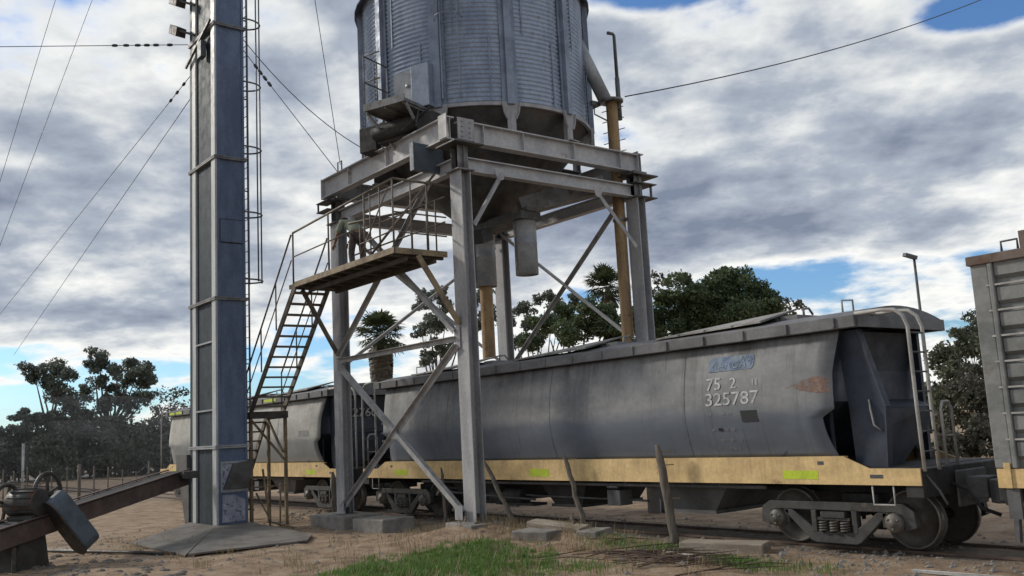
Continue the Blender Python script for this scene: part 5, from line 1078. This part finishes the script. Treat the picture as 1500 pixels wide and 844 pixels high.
def palm(label, px, py, d, R_px, trunk_px, skirt, seed):
    r = random.Random(seed); c = at(px, py, d); sc_ = d / 1375.6; R2 = R_px * sc_; t = T('fan_palm', label, 'palm', (c.x, c.y, -.1), 'fan palms behind the wagons')
    m = MB(); m.tube([(c.x, c.y, -.15), (c.x, c.y, c.z * .5), (c.x, c.y, c.z)], [trunk_px * sc_ * .6, trunk_px * sc_ * .42, trunk_px * sc_ * .35], 10); t.part(m, 'trunk', 'bark')
    def frond(d_, ln_, m, blades=15):
        base_ = c + d_ * ln_ * .12; hub = c + d_ * ln_ * .62 + V((0, 0, -.05 * ln_)); m.tube([base_, hub], .025, 4)
        s_ = d_.cross(V((0, 0, 1))); s_ = s_.normalized() if s_.length > .1 else V((1, 0, 0)); u_ = s_.cross(d_).normalized()
        for k in range(blades):
            a = (k / (blades - 1) - .5) * 3.6; dir_ = (d_ * math.cos(a) + s_ * math.sin(a) + u_ * r.uniform(-.12, .12)).normalized(); L_ = ln_ * .52 * (.75 + .25 * math.cos(a)) * r.uniform(.85, 1.1)
            n_ = d_.cross(dir_); wv = (u_.cross(dir_)).normalized() * (.035 * ln_); tip = hub + dir_ * L_ + V((0, 0, -.22 * L_))
            m.add([hub, hub + dir_ * L_ * .5 + wv, tip, hub + dir_ * L_ * .5 - wv], [(0, 1, 2, 3)])
    m = MB()
    for k in range(64):
        az = r.uniform(0, 6.283); el = r.uniform(-.55, 1.35); frond(V((math.cos(az) * math.cos(el), math.sin(az) * math.cos(el), math.sin(el))), R2 * r.uniform(.82, 1.08), m)
    t.part(m, 'fronds', 'leaf_palm')
    m = MB()
    for k in range(skirt):
        az = r.uniform(0, 6.283); z = r.uniform(0.1, 1.0); b_ = c + V((0, 0, -R2 * z * 1.6)); o_ = V((math.cos(az), math.sin(az), 0)); wv = V((-o_.y, o_.x, 0)) * R2 * .10
        a = b_ + o_ * R2 * .15; e_ = b_ + o_ * R2 * (.42 - .12 * z) + V((0, 0, -R2 * .55)); m.add([a - wv * .3, a + wv * .3, e_ + wv, e_ - wv], [(0, 1, 2, 3)])
    if skirt: t.part(m, 'dead_fronds', 'leaf_dead')
palm('fan palm with shaggy skirt of dead fronds behind the gap between the wagons', 557, 490, 66, 45, 17, 420, 31)
palm('fan palm treetop left of the rear right column', 890, 420, 72, 38, 12, 60, 32)
# scrub on the right
for i, (px, py, R2, d, mt) in enumerate([(1400, 520, 34, 46, 'leaf_bush'), (1435, 490, 36, 50, 'leaf_bush'), (1385, 575, 36, 44, 'leaf_bush'), (1425, 580, 40, 42, 'leaf_grey'), (1465, 560, 40, 46, 'leaf_bush'), (1350, 600, 30, 45, 'leaf_bush'), (1430, 640, 26, 38, 'leaf_grey'), (1385, 640, 20, 36, 'leaf_grey')]):
    tree('scrub_bush', ['olive bush standing behind the end ladder of the long wagon', 'tall sparse olive shrub rising beside the ribbed wagon corner', 'dense olive bush low behind the wagon handrail', 'grey-leaved bush in the gap between the two right wagons', 'olive bush mostly hidden by the ribbed wagon', 'olive bush half hidden behind the wagon end', 'low grey scrub above the couplers at the ribbed wagon', 'low grey scrub behind the white wagon handrail'][i], 'bush', px, d,
         [(px - R2 * .4, py + 6, R2 * .7), (px + R2 * .4, py, R2 * .7), (px, py - R2 * .5, R2 * .55), (px, py + R2 * .5, R2 * .8), (px + R2 * .2, py - R2 * 1.0, R2 * .3)], 380, .11, mt, 'bushes behind the right wagons', .08, 60 + i)
for i, (px, d) in enumerate(((690, 110), (760, 112), (1180, 95), (1240, 92), (1300, 90), (1355, 88))):
    tree('scrub_bush', ['distant dark bush low behind the stand', 'distant dark bush low behind the ochre spout', 'distant bush hidden behind the wagon roof right of the evergreen', 'distant bush behind the right half of the wagon', 'distant bush behind the near end of the wagon', 'distant bush behind the wagon end ladder'][i], 'bush', px, d,
         [(px - 20, 640, 22), (px + 20, 645, 24), (px, 630, 20)], 240, .26, 'leaf_bush', 'distant bushes behind the wagons', .1, 80 + i)

# ------------------------------------------------------------------ grass, dry tufts, stones, brush
def blades(name, spots, mat, label=None, seed=0):
    r = np.random.default_rng(seed); vs = []; fs = []; m = MB()
    for x, y_, h, w_ in spots:
        z = gz(x, y_) - .01; a = r.uniform(0, 6.283); dx, dy = math.cos(a), math.sin(a); l_ = r.uniform(.15, .75) * h; px, py = -dy * w_, dx * w_
        m.v += [(x - px, y_ - py, z), (x + px, y_ + py, z), (x + dx * l_ * .45 + px * .7, y_ + dy * l_ * .45 + py * .7, z + h * .65), (x + dx * l_ * .45 - px * .7, y_ + dy * l_ * .45 - py * .7, z + h * .65), (x + dx * l_, y_ + dy * l_, z + h)]
        o = len(m.v) - 5; m.f += [(o, o + 1, o + 2, o + 3), (o + 3, o + 2, o + 4)]; m.sm += [False, False]
    return m.build(name, mat, kind='stuff')
r = random.Random(5)
GP = [(-13.9, -6.6), (-15.0, -5.0), (-15.2, -3.3), (-14.7, -2.35), (-13.3, -2.2), (-12.0, -2.75), (-11.0, -3.5), (-10.7, -4.4), (-12.3, -6.0)]
def dens(x, y_):
    ins = False; dm = 9
    for (ax_, ay_), (bx_, by_) in zip(GP, GP[1:] + GP[:1]):
        if (ay_ > y_) != (by_ > y_) and x < (bx_ - ax_) * (y_ - ay_) / (by_ - ay_) + ax_: ins = not ins
        ux, uy = bx_ - ax_, by_ - ay_; t_ = max(0, min(1, ((x - ax_) * ux + (y_ - ay_) * uy) / (ux * ux + uy * uy))); dm = min(dm, math.hypot(x - ax_ - ux * t_, y_ - ay_ - uy * t_))
    q = (dm if ins else -dm) / .9 + .55 * hsh(x * 2.3, y_ * 2.1) + .45 * hsh(x * 6.1 + 3, y_ * 5.3)
    if x < -14: q -= .3
    return max(0, min(1, q))
sp = []
while len(sp) < 19000:
    x = r.uniform(-17, -9.3); y_ = r.uniform(-7.2, -1.9); q = dens(x, y_)
    if q > r.uniform(.02, .9): sp.append((x, y_, r.uniform(.025, .13) * (.45 + .6 * q) * (1 + .4 * hsh(x * 3.3, y_ * 3.9)), r.uniform(.004, .008)))
for cxg, cyg, n, s in ((-9.3, -1.75, 900, .22), (-12.0, -1.5, 500, .35), (-11.0, -1.3, 500, .35), (-8.9, -1.9, 500, .3), (-8.2, -1.7, 250, .4), (-10.9, -3.3, 500, .4)):
    sp += [(r.gauss(cxg, s), r.gauss(cyg, s * .6), r.uniform(.04, .12), r.uniform(.004, .007)) for _ in range(n)]
o = blades('grass', sp, 'grass', seed=3); o['label'] = 'bright green grass growing on the dirt in the foreground'; o['category'] = 'grass'
sp = []
for _ in range(330):
    cxg, cyg = r.uniform(-24, -6.5), r.uniform(-7.0, -.9)
    if r.random() < .3: cxg, cyg = r.gauss(-14.6, 1.2), r.gauss(-1.5, .35)
    elif r.random() < .35: cxg, cyg = r.gauss(-13, 1.6), r.gauss(-4, 1.0)
    n = r.randint(8, 26); sp += [(r.gauss(cxg, .09), r.gauss(cyg, .09), r.uniform(.05, .22), r.uniform(.003, .006)) for _ in range(n)]
o = blades('dry_grass', sp, 'straw', seed=4); o['label'] = 'sparse dry straw tufts scattered over the dirt'; o['category'] = 'dry grass'
m = MB()
for _ in range(6500):
    x, y_ = r.uniform(-26, -4), r.uniform(-9.5, -1.0)
    if r.random() < .6: x, y_ = r.uniform(-26, -4.5), (r.uniform(-1.5, -.1) if r.random() < .7 else r.uniform(.1, 2.6))
    s = .012 + .05 * r.random() ** 4; z = gz(x, y_); R3 = [r.uniform(.6, 1.2) for _ in range(6)]
    m.add([(x + s * R3[0], y_, z), (x, y_ + s * R3[1], z), (x - s * R3[2], y_, z), (x, y_ - s * R3[3], z), (x + s * .2, y_, z + s * R3[4] * .8), (x, y_, z - s * .5)], [(0, 1, 4), (1, 2, 4), (2, 3, 4), (3, 0, 4), (1, 0, 5), (2, 1, 5), (3, 2, 5), (0, 3, 5)])
o = m.build('stones', 'concrete', kind='stuff'); o['label'] = 'small stones and clods scattered on the dirt'; o['category'] = 'stones'
m = MB()
for _ in range(70):
    x, y_ = r.gauss(-10.3, .75), r.gauss(-2.15, .45) ; a = r.gauss(.35, .45); l_ = r.uniform(.25, .8); dx, dy = math.cos(a) * l_, math.sin(a) * l_; z = gz(x, y_)
    m.tube([(x - dx, y_ - dy, z + .01), (x, y_, z + r.uniform(.02, .09)), (x + dx, y_ + dy, z + r.uniform(.0, .12))], [.012, .010, .004], 5)
M['twig'] = material('dry_branches', (0.105, 0.07, 0.052), (0.07, 0.048, 0.038), 5, .9)
o = m.build('dead_branches', 'twig', origin=(-10.3, -2.15, -.1), kind='stuff'); o['label'] = 'heap of thin dry brown branches on the dirt right of the grass'; o['category'] = 'brushwood'
m = MB()
for _ in range(130):
    x, y_ = r.uniform(-21.5, -15), r.uniform(-10, -7.4); s = r.uniform(.02, .15); z = gz(x, y_)
    m.lathe((x, y_, z - s * .2), (0, 0, 1), [(0, s * .55), (s * .6, s * .42), (s, 0)], 6, False)
o = m.build('clods', 'wood', kind='stuff'); o['label'] = 'lumps of dirt and litter below the conveyor'; o['category'] = 'dirt'

# ------------------------------------------------------------------ drifting dust over the far road
def vol(name, col, dens_):
    mm = bpy.data.materials.new(name); mm.use_nodes = True; t = mm.node_tree; t.nodes.clear(); pv = t.nodes.new('ShaderNodeVolumePrincipled'); ot = t.nodes.new('ShaderNodeOutputMaterial')
    pv.inputs['Color'].default_value = (*col, 1); pv.inputs['Density'].default_value = dens_; pv.inputs['Anisotropy'].default_value = .2; t.links.new(pv.outputs[0], ot.inputs['Volume']); return mm
m = MB()
rdu = random.Random(8)
for q in range(16):
    px, d, rx, rz = rdu.uniform(-60, 260), rdu.uniform(60, 80), rdu.uniform(6, 14), rdu.choice((1.4, 1.8, 2.2, 2.8, 4.5, 6.0))
    c = at(px, 690, d); c.z = -.2; n = 20; prof = [(0, -rz)] + [(rx * math.cos(b), rz * math.sin(b)) for b in [(-.5 + k / 10) * math.pi for k in range(1, 10)]] + [(0, rz)]
    m.lathe(c, (0, 0, 1), prof, n)
o = m.build('dust', vol('dust_cloud', (.99, .965, .93), .0065), kind='stuff'); o['label'] = 'pale dust drifting low over the far road'; o['category'] = 'dust'
